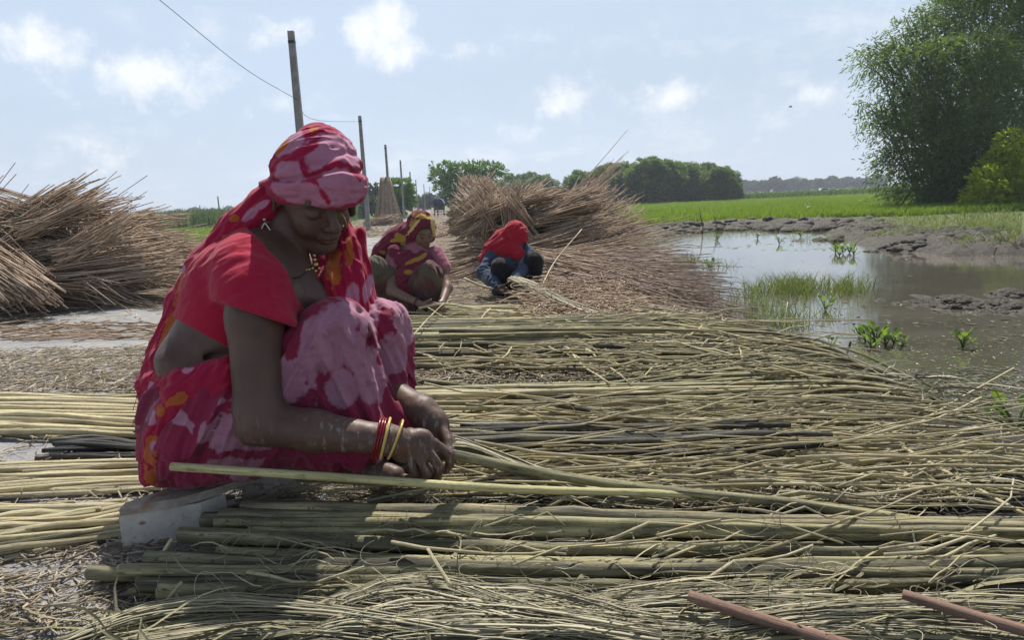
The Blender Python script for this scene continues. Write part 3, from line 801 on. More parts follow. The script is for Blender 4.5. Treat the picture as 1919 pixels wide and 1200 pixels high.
# --- row A: thick grey-green stalks in front of the stool, butts at the left, running out of frame at the right
LA = 'thick grey green jute stalk in the row right before the grey stool'
pl, rad, sc = fan(46, (450, 1010), (425, 1078), (2250, 1000), (2300, 1110), 0.070, 0.0135, 0.0085, 101, K=34, wig=0.014, side=0.5, zb=0.0, zt=0.0, buttj=0.025, lie=0.75, fanj=.06, layers=[6, 6, 5, 3], step=.021)
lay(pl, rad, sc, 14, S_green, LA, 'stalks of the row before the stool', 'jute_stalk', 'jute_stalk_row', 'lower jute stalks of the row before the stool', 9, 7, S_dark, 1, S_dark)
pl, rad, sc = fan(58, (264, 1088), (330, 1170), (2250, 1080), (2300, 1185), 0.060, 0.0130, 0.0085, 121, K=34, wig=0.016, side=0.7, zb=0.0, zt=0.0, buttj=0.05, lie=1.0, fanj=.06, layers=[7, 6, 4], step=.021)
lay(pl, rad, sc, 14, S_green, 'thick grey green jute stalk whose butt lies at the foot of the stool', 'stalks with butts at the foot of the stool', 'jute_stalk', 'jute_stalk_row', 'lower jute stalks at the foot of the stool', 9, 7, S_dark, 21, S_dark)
# --- row B: stalks at the height of her hands
pl, rad, sc = fan(130, (700, 890), (640, 800), (2000, 990), (1880, 880), 0.065, 0.0092, 0.0040, 102, K=16, wig=0.016, side=0.6, zb=0.0, zt=-0.05, buttj=0.08, lie=0.6, fanj=.09, layers=[22, 18, 14, 8], step=.015)
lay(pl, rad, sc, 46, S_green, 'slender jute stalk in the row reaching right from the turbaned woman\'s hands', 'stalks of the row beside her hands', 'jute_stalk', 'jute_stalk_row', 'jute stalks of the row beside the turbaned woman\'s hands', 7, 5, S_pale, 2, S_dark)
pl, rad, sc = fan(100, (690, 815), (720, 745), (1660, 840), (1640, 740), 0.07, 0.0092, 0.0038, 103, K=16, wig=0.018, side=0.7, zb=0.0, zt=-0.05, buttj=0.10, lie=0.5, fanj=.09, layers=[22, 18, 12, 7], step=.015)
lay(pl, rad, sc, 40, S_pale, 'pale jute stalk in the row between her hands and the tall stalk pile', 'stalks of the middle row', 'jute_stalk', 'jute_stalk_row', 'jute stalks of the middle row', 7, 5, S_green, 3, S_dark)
# --- row C: the tall pile behind, butts at the left, fanning down to the water at the right
pl, rad, sc = fan(230, (745, 712), (745, 640), (1860, 950), (1450, 695), 0.17, 0.0112, 0.0042, 104, K=16, wig=0.030, side=0.35, zb=-0.03, zt=-0.5, buttj=0.05, lie=0.35, fanj=.10, layers=[26, 26, 26, 25, 24, 22, 18, 12], step=.021)
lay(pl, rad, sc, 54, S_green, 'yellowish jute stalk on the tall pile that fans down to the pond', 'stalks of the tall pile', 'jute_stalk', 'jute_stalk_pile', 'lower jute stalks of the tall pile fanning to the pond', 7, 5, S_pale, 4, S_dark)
pl, rad, sc = fan(190, (730, 640), (900, 565), (1780, 850), (1420, 665), 0.12, 0.0088, 0.0034, 105, K=14, wig=0.05, side=0.5, zb=-0.1, zt=-0.5, buttj=0.14, lie=0.3, fanj=.16, layers=[30, 30, 28, 26, 22, 18], step=.017)
lay(pl, rad, sc, 46, S_pale, 'pale jute stalk strewn over the far top of the tall pile', 'stalks over the far top', 'jute_stalk', 'jute_stalk_pile', 'jute stalks on the far side of the tall pile', 6, 5, S_green, 5)
pl, rad, sc = fan(170, (1100, 790), (1200, 720), (1960, 990), (1660, 840), 0.05, 0.005, 0.0022, 106, K=11, wig=0.06, side=0.5, zb=-0.02, zt=-0.55, buttj=0.15, lie=0.4, fanj=.3)
lay(pl, rad, sc, 0, S_green, '', '', 'jute_stalk', 'jute_stalk_tips', 'thin drooping stalk tips at the edge of the pond', 6, 4, None, 6)
# stalks and splinters strewn crosswise over the rows
def strewn(n, xr, yr, z, seed, L, rr, mat, lab, level=0.0, ang=.5, mean=-.12):
    r = np.random.default_rng(seed); K = 6; pl = np.zeros((n, K, 3)); w = np.linspace(-.5, .5, K)
    for i in range(n):
        c = G(r.uniform(*xr), r.uniform(*yr), level + z); a = mean + r.normal(0, ang); l = r.uniform(*L)
        d = np.array([math.cos(a), math.sin(a), r.normal(0, .05)]); q = c + d * l * w[:, None]
        q[:, :2] += np.array([-d[1], d[0]]) * (r.normal(0, .05) * l * (w ** 2 * 4))[:, None]
        q[:, 2] += r.uniform(-.02, .02) + r.normal(0, .006, K) ; q[:, 2] = np.maximum(q[:, 2], np.maximum(gz(q[:, 0], q[:, 1]), WATER) + .006); pl[i] = q
    tag(tube_obj('strewn_straw', pl, np.repeat(r.uniform(*rr, n)[:, None], K, 1) * np.linspace(1.1, .7, K), mat, 5), lab, 'straw', kind='stuff')
strewn(170, (780, 1500), (590, 690), .13, 131, (.15, .7), (.002, .005), S_pale, 'pale broken straws lying crosswise on the tall pile', -.05, .6, -.2)
strewn(120, (860, 1800), (740, 930), .06, 132, (.15, .7), (.0014, .004), S_pale, 'pale broken straws lying crosswise on the middle rows', 0, .3, -.1)
strewn(70, (830, 1800), (750, 940), .06, 135, (.4, 1.1), (.002, .0045), S_pale, 'long pale straws laid along the middle rows', 0, .09, -.06)
strewn(22, (420, 1900), (960, 1090), .085, 133, (.1, .5), (.0012, .0032), S_pale, 'thin pale straws lying on the near row', 0, .4, .05)
strewn(60, (1300, 1800), (760, 920), .03, 134, (.2, .8), (.0014, .003), S_green, 'thin green tips sprawling over the waterside', -.2, .5, -.2)
# --- left of her
pl, rad, sc = fan(46, (-60, 840), (-60, 757), (420, 842), (420, 772), 0.035, 0.0085, 0.007, 107, K=8, wig=0.012, side=0.6, zt=0.0, buttj=0.1, lie=1.0)
lay(pl, rad, sc, 22, S_pale, 'pale stripped jute stick lying behind the seated woman\'s back', 'stripped sticks behind her back', 'jute_stick', 'jute_stick_row', 'stripped sticks behind the seated woman', 7, 5, None, 7)
pl, rad, sc = fan(26, (-60, 962), (-60, 898), (520, 915), (520, 880), 0.03, 0.0085, 0.007, 108, K=8, wig=0.012, side=0.6, zt=0.0, buttj=0.1, lie=1.0)
lay(pl, rad, sc, 12, S_pale, 'pale stripped jute stick lying behind the stool', 'stripped sticks behind the stool', 'jute_stick', 'jute_stick_row', 'stripped sticks behind the stool', 7, 5, None, 8)
pl, rad, sc = fan(40, (-80, 1090), (-80, 985), (320, 1010), (300, 965), 0.03, 0.0075, 0.006, 109, K=8, wig=0.02, side=0.6, zt=0.0, buttj=0.12, lenj=.2, lie=0.9)
lay(pl, rad, sc, 16, S_pale, 'pale stripped jute stick strewn at the left of the stool', 'stripped sticks beside the stool', 'jute_stick', 'jute_stick_row', 'stripped sticks beside the stool', 7, 5, S_green, 9)
pl, rad, sc = fan(18, (100, 888), (120, 845), (330, 878), (330, 850), 0.03, 0.008, 0.007, 110, K=7, wig=0.01, side=0.5, zt=0.0, buttj=0.08, lie=0.9)
lay(pl, rad, sc, 8, S_black, 'blackened wet jute stick in the small dark bundle behind the woman', 'blackened sticks behind the woman', 'jute_stick', 'jute_stick_row', 'blackened wet sticks', 7, 5, None, 10)
# dark wet stalk butts under her hands
pl, rad, sc = fan(46, (790, 872), (800, 806), (1500, 858), (1420, 806), 0.05, 0.0095, 0.007, 111, K=14, wig=0.010, side=0.5, zb=.05, zt=.04, buttj=0.06, lie=0.8, fanj=.05, layers=[7, 6], step=.016, lift=.045)
lay(pl, rad, sc, 13, S_black, 'dark wet jute stalk lying just beyond her hands', 'dark wet stalks', 'jute_stalk', 'jute_stalk_row', 'dark wet jute stalks beyond her hands', 7, 5, None, 11)

# --- single sticks that stand out
def single(name, label, pts, r0, r1, mat, sides=9, K=12, bump=0.0):
    pts = curve_pts(np.array(pts), K)
    pts = pts + rng.normal(0, bump, pts.shape)
    c = pts[0].copy(); v, q, tu = tubes((pts - c)[None], np.linspace(r0, r1, K)[None], sides, [0.4])
    return tag(link(name, mesh(name, v, q, mat, True, {'tu': tu}), None, c), label, 'stick')
single('peeled_stick', 'freshly peeled yellow white stick lying across the stool and stalks', [P(322, 875, 1.335), P(520, 888, 1.30), P(700, 900, 1.30), P(900, 914, 1.32), G(1100, 922, .10), G(1230, 925, .09), G(1420, 938, .07)], .0085, .0075, S_peel)
HELD = [P(812, 846, 1.38), P(870, 857, 1.40), P(960, 876, 1.42), G(1080, 898, .10), G(1260, 922, .09), G(1500, 945, .075), G(1800, 990, .05)]
single('held_stalk', 'grey green stalk held in the turbaned woman\'s hands while she strips it', HELD, .011, .0095, S_green)
single('jute_stalk', 'thick straight stalk slanting from behind her knees across the rows', [G(735, 706, .02), G(900, 730, .05), G(1080, 765, .06), G(1300, 806, .06), G(1480, 826, .05)], .0125, .0085, S_green)
single('brown_stick', 'smooth reddish brown stick slanting out of the bottom of the fibre row', [G(1290, 1117, .09), G(1420, 1160, .075), G(1600, 1215, .06)], .0085, .0095, S_brown)
single('brown_stick', 'smooth light brown stick half sunk among the fibres at the right', [G(1692, 1115, .10), G(1800, 1148, .09), G(1960, 1195, .08)], .0075, .0085, S_brown)
single('crossing_stick', 'pale dry stick lying across the fibres towards the pond', [G(1690, 838, .06), G(1790, 895, .06), G(1925, 968, .05)], .004, .0045, S_pale)
single('crossing_stick', 'pale thin stick slanting over the litter behind the crossing stick', [G(1650, 870, .05), G(1740, 905, .05), G(1830, 945, .05)], .003, .0035, S_pale)
single('leaning_stick', 'thin pale stick leaning from the tall pile up to the russet heap', [G(1010, 548, -.05), P(1040, 490, 6.2), P(1090, 430, 6.7)], .006, .005, S_pale)
single('bent_stem', 'thin pale stem with a kink resting on the near stalks', [G(1350, 975, .1), G(1300, 985, .115), G(1230, 1005, .11)], .002, .003, S_pale)
for i, (pts, lab) in enumerate([
        ([G(250, 1105, .02), G(290, 1060, .06), G(322, 1010, .10)], 'broken pale stalk end standing askew beside the stool'),
        ([G(280, 1160, .03), G(310, 1130, .05), G(340, 1092, .08)], 'broken pale stalk end slanting over the fibre row'),
        ([G(845, 1100, .09), G(820, 1060, .11), G(802, 1030, .12)], 'short pale splinter on the near stalks'),
        ([G(760, 645, .14), G(800, 600, .16), G(832, 568, .16)], 'pale straight splinter standing over the butts of the tall pile'),
        ([G(1900, 690, -.3), G(1720, 790, -.2), G(1600, 850, .02)], 'thin yellow stem rising out over the water'),
        ([P(1660, 760, 3.2), G(1640, 790, -.2), G(1590, 850, -.05)], 'thin yellow twig pointing up at the waterside'),
        ([G(1240, 860, .06), G(1560, 742, .0), G(1720, 722, -.1)], 'thin yellow stalk crossing the tips')]):
    single('stalk_splinter', lab, pts, .0038, .003, S_pale, 6)

# --- fibre hanks along the bottom edge of the picture
def strands(n, path, w, h, seed, K=26, r0=.0009, wob=0.12, twist=.5):
    """a combed hank of n strands following a path of points, w wide and h high, in wavy locks"""
    r = np.random.default_rng(seed); path = curve_pts(path, K)
    d = np.gradient(path, axis=0); d /= np.linalg.norm(d, axis=1, keepdims=True)
    sd = np.cross(d, (0, 0, 1.0)); sd /= np.linalg.norm(sd, axis=1, keepdims=True)
    tt = np.linspace(0, 1, K); NL = 14
    wob = wob * 2.2; lock = r.integers(0, NL, n); lph = r.uniform(0, 6.28, NL); lq = r.random(NL) ** .5; lf = r.uniform(3, 9, NL); la = r.uniform(.15, .5, NL)
    lu = np.cos(lph) * lq; lv = np.abs(np.sin(lph)) * lq
    a = r.uniform(0, 6.28, n); q = r.random(n) ** .5 * .32
    U_ = (lu[lock] + q * np.cos(a))[:, None] + (la[lock][:, None] * np.sin(lf[lock][:, None] * tt + lph[lock][:, None])) * .6 + r.normal(0, wob, n)[:, None] * tt + r.normal(0, .12, n)[:, None] * np.sin(tt * 3)
    V_ = (lv[lock] + q * np.abs(np.sin(a)))[:, None] + la[lock][:, None] * .35 * np.cos(lf[lock][:, None] * tt * .8 + lph[lock][:, None] * 2) + r.normal(0, wob * .6, n)[:, None] * tt
    breath = (1 + 0.3 * np.sin(tt * 6 + seed))[None]
    off = sd[None] * (U_ * w * breath)[:, :, None] + np.array([0, 0, 1.0])[None, None] * (np.maximum(V_, 0) * h)[:, :, None]
    pl = path[None] + off + r.normal(0, 0.0007, (n, K, 3))
    g = gz(pl[:, :, 0], pl[:, :, 1]) + .003; pl[:, :, 2] = np.maximum(pl[:, :, 2], g)
    return pl, np.full((n, K), r0) * (0.55 + 2.6 * r.random(n) ** 4)[:, None]
hanks = [([G(560, 1215, .01), G(660, 1178, .03), G(780, 1168, .03), G(920, 1188, .03), G(1060, 1205, .03), G(1240, 1235, .02)], .055, .04, 520),
         ([G(110, 1250, .005), G(260, 1205, .02), G(420, 1190, .03), G(640, 1198, .03), G(900, 1235, .02)], .05, .035, 420),
         ([G(800, 1235, .01), G(960, 1190, .03), G(1140, 1166, .03), G(1330, 1156, .03), G(1560, 1150, .02)], .05, .036, 460),
         ([G(1180, 1240, .01), G(1360, 1205, .03), G(1560, 1188, .03), G(1750, 1192, .03), G(1980, 1205, .02)], .055, .034, 460),
         ([G(600, 1235, .01), G(820, 1205, .03), G(1050, 1205, .03), G(1400, 1230, .02)], .045, .035, 360)]
hl = ['blond wavy hank of stripped jute fibre in the middle of the bottom row', 'dull hank of jute fibre at the left end of the bottom row', 'tousled hank of jute fibre rising towards the brown stick', 'greenish hank of jute fibre behind the brown stick', 'flat hank of jute fibre lowest in the bottom row']
for i, (path, w, h, n) in enumerate(hanks):
    pl, rad = strands(n, path, w, h, 200 + i)
    o = tube_obj('fibre_hank', pl, rad, S_fibre, 3); tag(o, hl[i], 'fibre hank')
# flat bark ribbons among them
def ribbons(n, xr, yr, seed, L=(.12, .5), w=(.002, .006), z=(0.02, .07), K=9, level=0.0, sp=0.28):
    r = np.random.default_rng(seed); V = []; F = []; T = []
    for i in range(n):
        p = G(r.uniform(*xr), r.uniform(*yr), level + r.uniform(*z))
        a = r.normal(0.0, sp) + (math.pi if r.random() < .5 else 0); l = r.uniform(*L); c = r.normal(0, 2.5 * sp)
        s = np.linspace(0, 1, K); an = a + c * s + 0.4 * np.sin(s * r.uniform(3, 9))
        step = l / (K - 1); xy = p[:2] + np.stack([np.cumsum(np.cos(an)), np.cumsum(np.sin(an))], 1) * step
        zz = np.maximum(p[2] + r.normal(0, .012) * np.sin(s * 6.28) + r.normal(0, .02) * (s - .5), 0.006 + level)
        c3 = np.column_stack([xy, zz]); ww = r.uniform(*w) * np.sin(s * 2.6 + .3)
        tw = r.uniform(0, 3.14) + s * r.normal(0, 1.2)
        nrm = np.stack([-np.sin(an) * np.cos(tw), np.cos(an) * np.cos(tw), np.sin(tw)], 1) * ww[:, None]
        b = len(V) * 2 * K
        V.append(np.vstack([c3 - nrm, c3 + nrm])); k0 = np.arange(K - 1)
        F.append(np.stack([b + k0, b + k0 + 1, b + K + k0 + 1, b + K + k0], 1))
        T.append(np.column_stack([np.tile(s * l, 2), np.repeat([-1, 1], K), np.full(2 * K, r.random())]))
    return np.vstack(V), np.vstack(F), np.vstack(T)
v, q, tu = ribbons(300, (200, 1900), (1150, 1225), 301, (.15, .5), (.0015, .004), (.015, .065))
tag(link('bark_ribbon', mesh('bark_ribbon', v, q, S_green, True, {'tu': tu})), 'stripped strips of green bark among the fibre hanks', 'bark strips', kind='stuff')
v, q, tu = ribbons(200, (830, 1900), (850, 950), 302, (.1, .4), (.001, .003), (.03, .06))
tag(link('bark_ribbon', mesh('bark_ribbon', v, q, S_fibre, True, {'tu': tu})), 'pale strips of bark over the row by her hands', 'bark strips', kind='stuff')
v, q, tu = ribbons(260, (1050, 1750), (690, 800), 303, (.1, .4), (.002, .005), (.03, .09), 9, -.05)
tag(link('bark_ribbon', mesh('bark_ribbon', v, q, S_fibre, True, {'tu': tu})), 'grey strips of bark between the middle row and the tall pile', 'bark strips', kind='stuff')
v, q, tu = ribbons(80, (430, 1900), (985, 1110), 304, (.06, .25), (.0008, .002), (.06, .085), 9, 0.0, .09)
tag(link('bark_ribbon', mesh('bark_ribbon', v, q, S_pale, True, {'tu': tu})), 'thin peeling strips of bark along the near stalks', 'bark strips', kind='stuff')
# the peeled strips that hang from her hands
for i, (a, lab) in enumerate([((0, 0), 'fan of stripped fibre trailing from under her hands over the stalks')]):
    pl, rad = strands(260, [G(735, 905, .06), G(790, 862, .14), G(850, 845, .16), G(960, 880, .08), G(1100, 925, .05), G(1260, 940, .04)], .03, .025, 240, 22, .0011)
    tag(tube_obj('fibre_hank', pl, rad, S_fibre, 3), lab, 'fibre hank')
pl, rad = strands(150, [G(700, 905, .02), G(725, 880, .06), G(735, 850, .13)], .03, .02, 241, 12, .0011)
tag(tube_obj('fibre_hank', pl, rad, S_fibre, 3), 'short hank of fibre hanging below the near wrist', 'fibre hank')

# loose curly fibres over the stalks
def curls(n, xr, yr, z, seed, K=14, L=(.05, .25), curl=3.0, r0=.0008, level=0.0):
    r = np.random.default_rng(seed); pl = np.zeros((n, K, 3)); s = np.linspace(0, 1, K)
    for i in range(n):
        p = G(r.uniform(*xr), r.uniform(*yr), level + r.uniform(*z)); a0 = r.uniform(0, 6.28); l = r.uniform(*L)
        an = a0 + r.normal(0, curl) * s + 0.8 * np.sin(s * r.uniform(2, 8) + a0)
        xy = p[:2] + np.stack([np.cumsum(np.cos(an)), np.cumsum(np.sin(an)) * .7], 1) * l / K
        pl[i] = np.column_stack([xy, np.maximum(p[2] + r.normal(0, .015) * np.sin(s * 5 + a0), level + .004)])
    return pl, np.full((n, K), r0)
for (n, xr, yr, z, L, lv, lab) in [(170, (300, 1900), (950, 1110), (.06, .10), (.03, .16), 0, 'loose curled fibres on the near row of stalks'), (260, (830, 1900), (740, 930), (.04, .08), (.04, .22), 0, 'loose curled fibres on the row by her hands'),
                                   (420, (440, 900), (880, 960), (.005, .06), (.04, .2), 0, 'tangle of dark fibres on the ground under the woman'), (330, (200, 1900), (1125, 1200), (.03, .06), (.04, .2), 0, 'loose curled fibres over the bottom hanks')]:
    pl, rad = curls(n, xr, yr, z, abs(hash(lab)) % 1 + int(xr[0] + yr[0]), L=L, level=lv)
    tag(tube_obj('loose_fibre', pl, rad * .75, S_fibre, 3), lab, 'fibres', kind='stuff')

# --- litter of chips and bits of stalk
def litter(n, xr, yr, seed, L=(.02, .12), rr=(.0015, .004), mat=None, lab='', level=0.0, up=.02, ang=1.0):
    r = np.random.default_rng(seed)
    px = r.uniform(*xr, n); py = r.uniform(*yr, n)
    c = np.array([G(a, b, level) for a, b in zip(px, py)])
    a = r.normal(0, ang, n); l = r.uniform(*L, n) * r.uniform(.4, 1, n); d = np.stack([np.cos(a), np.sin(a), r.normal(0, .12, n)], 1)
    g = gz(c[:, 0], c[:, 1]); g = np.maximum(g, WATER)
    c[:, 2] = g + 0.004 + r.uniform(0, up, n) + 0.004
    b = r.normal(0, .06, n)[:, None] * np.stack([-np.sin(a), np.cos(a), 0 * a], 1) * l[:, None]
    pl = np.stack([c - d * l[:, None] / 2, c + b, c + d * l[:, None] / 2], 1)
    rad = np.repeat(r.uniform(*rr, n)[:, None], 3, 1)
    tag(tube_obj('straw_litter', pl, rad, mat or S_litter, 4), lab, 'litter', kind='stuff')
litter(3000, (-80, 560), (625, 752), 401, (.03, .20), (.0007, .003), None, 'straw and bark litter strewn over the road behind the woman', up=.03)
litter(800, (-80, 700), (780, 1010), 402, (.02, .12), (.0006, .0024), None, 'straw and bark litter round the stool', up=.02)
litter(1200, (-80, 420), (1000, 1215), 403, (.01, .09), (.0006, .0026), None, 'small chips and straw on the wet tarmac by the stool', up=.012)
litter(3000, (700, 1330), (690, 780), 404, (.02, .12), (.001, .003), None, 'chips between the middle row and the tall pile', up=.02)
litter(2200, (1250, 1800), (870, 960), 405, (.02, .10), (.001, .003), None, 'chips between the rows at the waterside', up=.02)
litter(3500, (640, 1350), (440, 640), 406, (.05, .35), (.002, .005), None, 'straw strewn on the roadside round the two working people', level=-.1, up=.03)
litter(700, (-80, 720), (500, 600), 407, (.05, .3), (.001, .004), None, 'straw along the far edge of the road', level=-.1, up=.02)
litter(160, (-60, 430), (585, 615), 409, (.2, .8), (.003, .006), S_dry, 'long sticks strewn along the middle of the road', level=-.05, up=.03, ang=.2)
litter(3000, (560, 900), (405, 450), 408, (.2, .8), (.004, .012), S_dry, 'pale straw along the distant roadside', level=-.3, up=.08)

# ------------------------------------------------------------------ heaps of dry sticks
def bundle(n, a, b, ra, rb, seed, K=6, r0=.006, r1=.003, lenj=.12, sag=.0, flat=.8):
    """n sticks from around a (spread ra) to around b (spread rb)"""
    r = np.random.default_rng(seed); a = np.asarray(a, float); b = np.asarray(b, float)
    d = (b - a) / np.linalg.norm(b - a); u = np.cross(d, (0, 0, 1.0)); u /= np.linalg.norm(u) + 1e-9; w = np.cross(u, d)
    th = r.uniform(0, 6.28, n); q = r.random(n) ** .5
    o = u[None] * (np.cos(th) * q)[:, None] + w[None] * (np.sin(th) * q * flat)[:, None]
    th2 = th + r.normal(0, .5, n); q2 = np.clip(q + r.normal(0, .25, n), 0, 1.5)
    o2 = u[None] * (np.cos(th2) * q2)[:, None] + w[None] * (np.sin(th2) * q2 * flat)[:, None]
    s0 = r.normal(0, lenj * .5, n)[:, None]; s1 = 1 + r.normal(0, lenj, n)[:, None]
    A = a + (b - a) * s0 + o * ra; B = a + (b - a) * s1 + o2 * rb
    t = np.linspace(0, 1, K); L = np.linalg.norm(b - a)
    pl = A[:, None] + (B - A)[:, None] * t[None, :, None]
    pl += r.normal(0, .012 * L, (n, 1, 3)) * np.sin(t * math.pi)[None, :, None] + r.normal(0, .004 * L, (n, K, 3)) * np.sin(t * math.pi)[None, :, None]
    pl[:, :, 2] -= sag * (t ** 2)[None]
    g = np.maximum(gz(pl[:, :, 0], pl[:, :, 1]), WATER) + .01
    pl[:, :, 2] = np.maximum(pl[:, :, 2], g)
    rad = (r0 * r.uniform(.6, 1.3, n))[:, None] * (1 - t) + r1 * t
    return pl, rad

def heap(name, label, base, bundles, nind, mats, sides=5):
    """bundles: list of (poly, rad, mat index); the topmost nind sticks are single parts"""
    o = thing(name, label, 'stick heap', base)
    base = np.asarray(base, float)
    for mi, mt in enumerate(mats):
        pls = [(p, r) for (p, r, k) in bundles if k == mi]
        if not pls: continue
        pl = np.concatenate([p for p, _ in pls]) - base; rad = np.concatenate([r for _, r in pls])
        near = pl.mean(1); s = -(near[:, 1]) + near[:, 2] * .8 + rng.normal(0, .1, len(pl))
        order = np.argsort(-s); ni = int(nind * len(pl) / sum(len(p) for p, _, _ in bundles))
        for i in order[:ni]:
            v, q, tu = tubes(pl[i][None], rad[i][None], sides); link('stick', mesh('stick', v, q, mt, True, {'tu': tu}), o)
        v, q, tu = tubes(pl[order[ni:]], rad[order[ni:]], 4)
        e = link('stick_mass', mesh('stick_mass', v, q, mt, True, {'tu': tu}), o); e['kind'] = 'stuff'
    return o

# left heap, beyond the road
def dome_heap(seed, outline, y0, y1, n_b, per, dirs):
    """outline: (px, py_top) skyline in the photograph; the heap is y0..y1 deep"""
    r = np.random.default_rng(seed); out = []
    ox = np.array([o[0] for o in outline], float); oy = np.array([o[1] for o in outline], float)
    ym = (y0 + y1) / 2
    sky = np.array([GY(a, b, ym) for a, b in outline])
    for i in range(n_b):
        y = y0 + (y1 - y0) * r.random(); x = r.uniform(sky[0, 0], sky[-1, 0])
        hc = np.interp(x, sky[:, 0], sky[:, 2]); g = float(gz(x, y))
        prof = math.sqrt(max(0, 1 - ((y - ym) / ((y1 - y0) / 2)) ** 2))
        top = g + max(0.05, (hc - g)) * prof
        z = g + (top - g) * r.uniform(.25, .86)
        slope = (np.interp(x + .3, sky[:, 0], sky[:, 2]) - np.interp(x - .3, sky[:, 0], sky[:, 2])) / .6
        a = dirs[r.integers(len(dirs))] + r.normal(0, .18); L = r.uniform(.7, 1.5)
        d = np.array([math.cos(a), r.normal(0, .35), math.sin(a) * .45 + slope * .35]); d /= np.linalg.norm(d)
        c = np.array([x, y, z]); s = r.uniform(.04, .11)
        A, B = c - d * L / 2, c + d * L / 2
        out.append((*bundle(per, A, B, s, s * 1.6, seed * 1000 + i, 5, .0058, .004, .15), 0))
    return out
hb = dome_heap(7, [(-130, 420), (-60, 385), (15, 368), (70, 358), (128, 345), (160, 362), (200, 385), (240, 412), (275, 440), (310, 478), (345, 512)], 6.6, 8.6, 620, 12, [0.32, 0.25, 0.05, -0.12, 0.2, 0.5, -0.4, 0.8, -0.7])
hb += [(*bundle(30, GY(-40, 470, 7.0), GY(130, 352, 7.3), .14, .14, 71, 5, .0075, .005), 0), (*bundle(30, GY(-20, 420, 7.1), GY(145, 352, 7.4), .1, .10, 72, 5, .0085, .005), 0), (*bundle(70, GY(50, 440, 6.9), GY(180, 375, 7.1), .1, .12, 73, 5, .0085, .005), 0),
       (*bundle(50, GY(110, 490, 6.6), GY(300, 455, 6.9), .2, .2, 74, 5, .007, .005), 0), (*bundle(50, GY(90, 525, 6.5), GY(330, 498, 6.8), .16, .16, 75, 5, .007, .005), 0), (*bundle(35, GY(130, 480, 6.6), GY(250, 412, 6.9), .16, .18, 76, 5, .008, .005), 0),
       (*bundle(45, GY(60, 545, 6.3), GY(-60, 440, 6.9), .26, .2, 77, 5, .008, .005), 0), (*bundle(70, GY(90, 560, 6.0), GY(-40, 470, 6.5), .16, .14, 78, 5, .007, .005), 0), (*bundle(60, GY(20, 560, 5.9), GY(-60, 490, 6.3), .2, .14, 79, 5, .007, .005), 0)]
heap('stick_heap', 'big brown heap of dry jute sticks on the far side of the road', (-4.7, 7.4, 0), hb, 220, [S_dry])

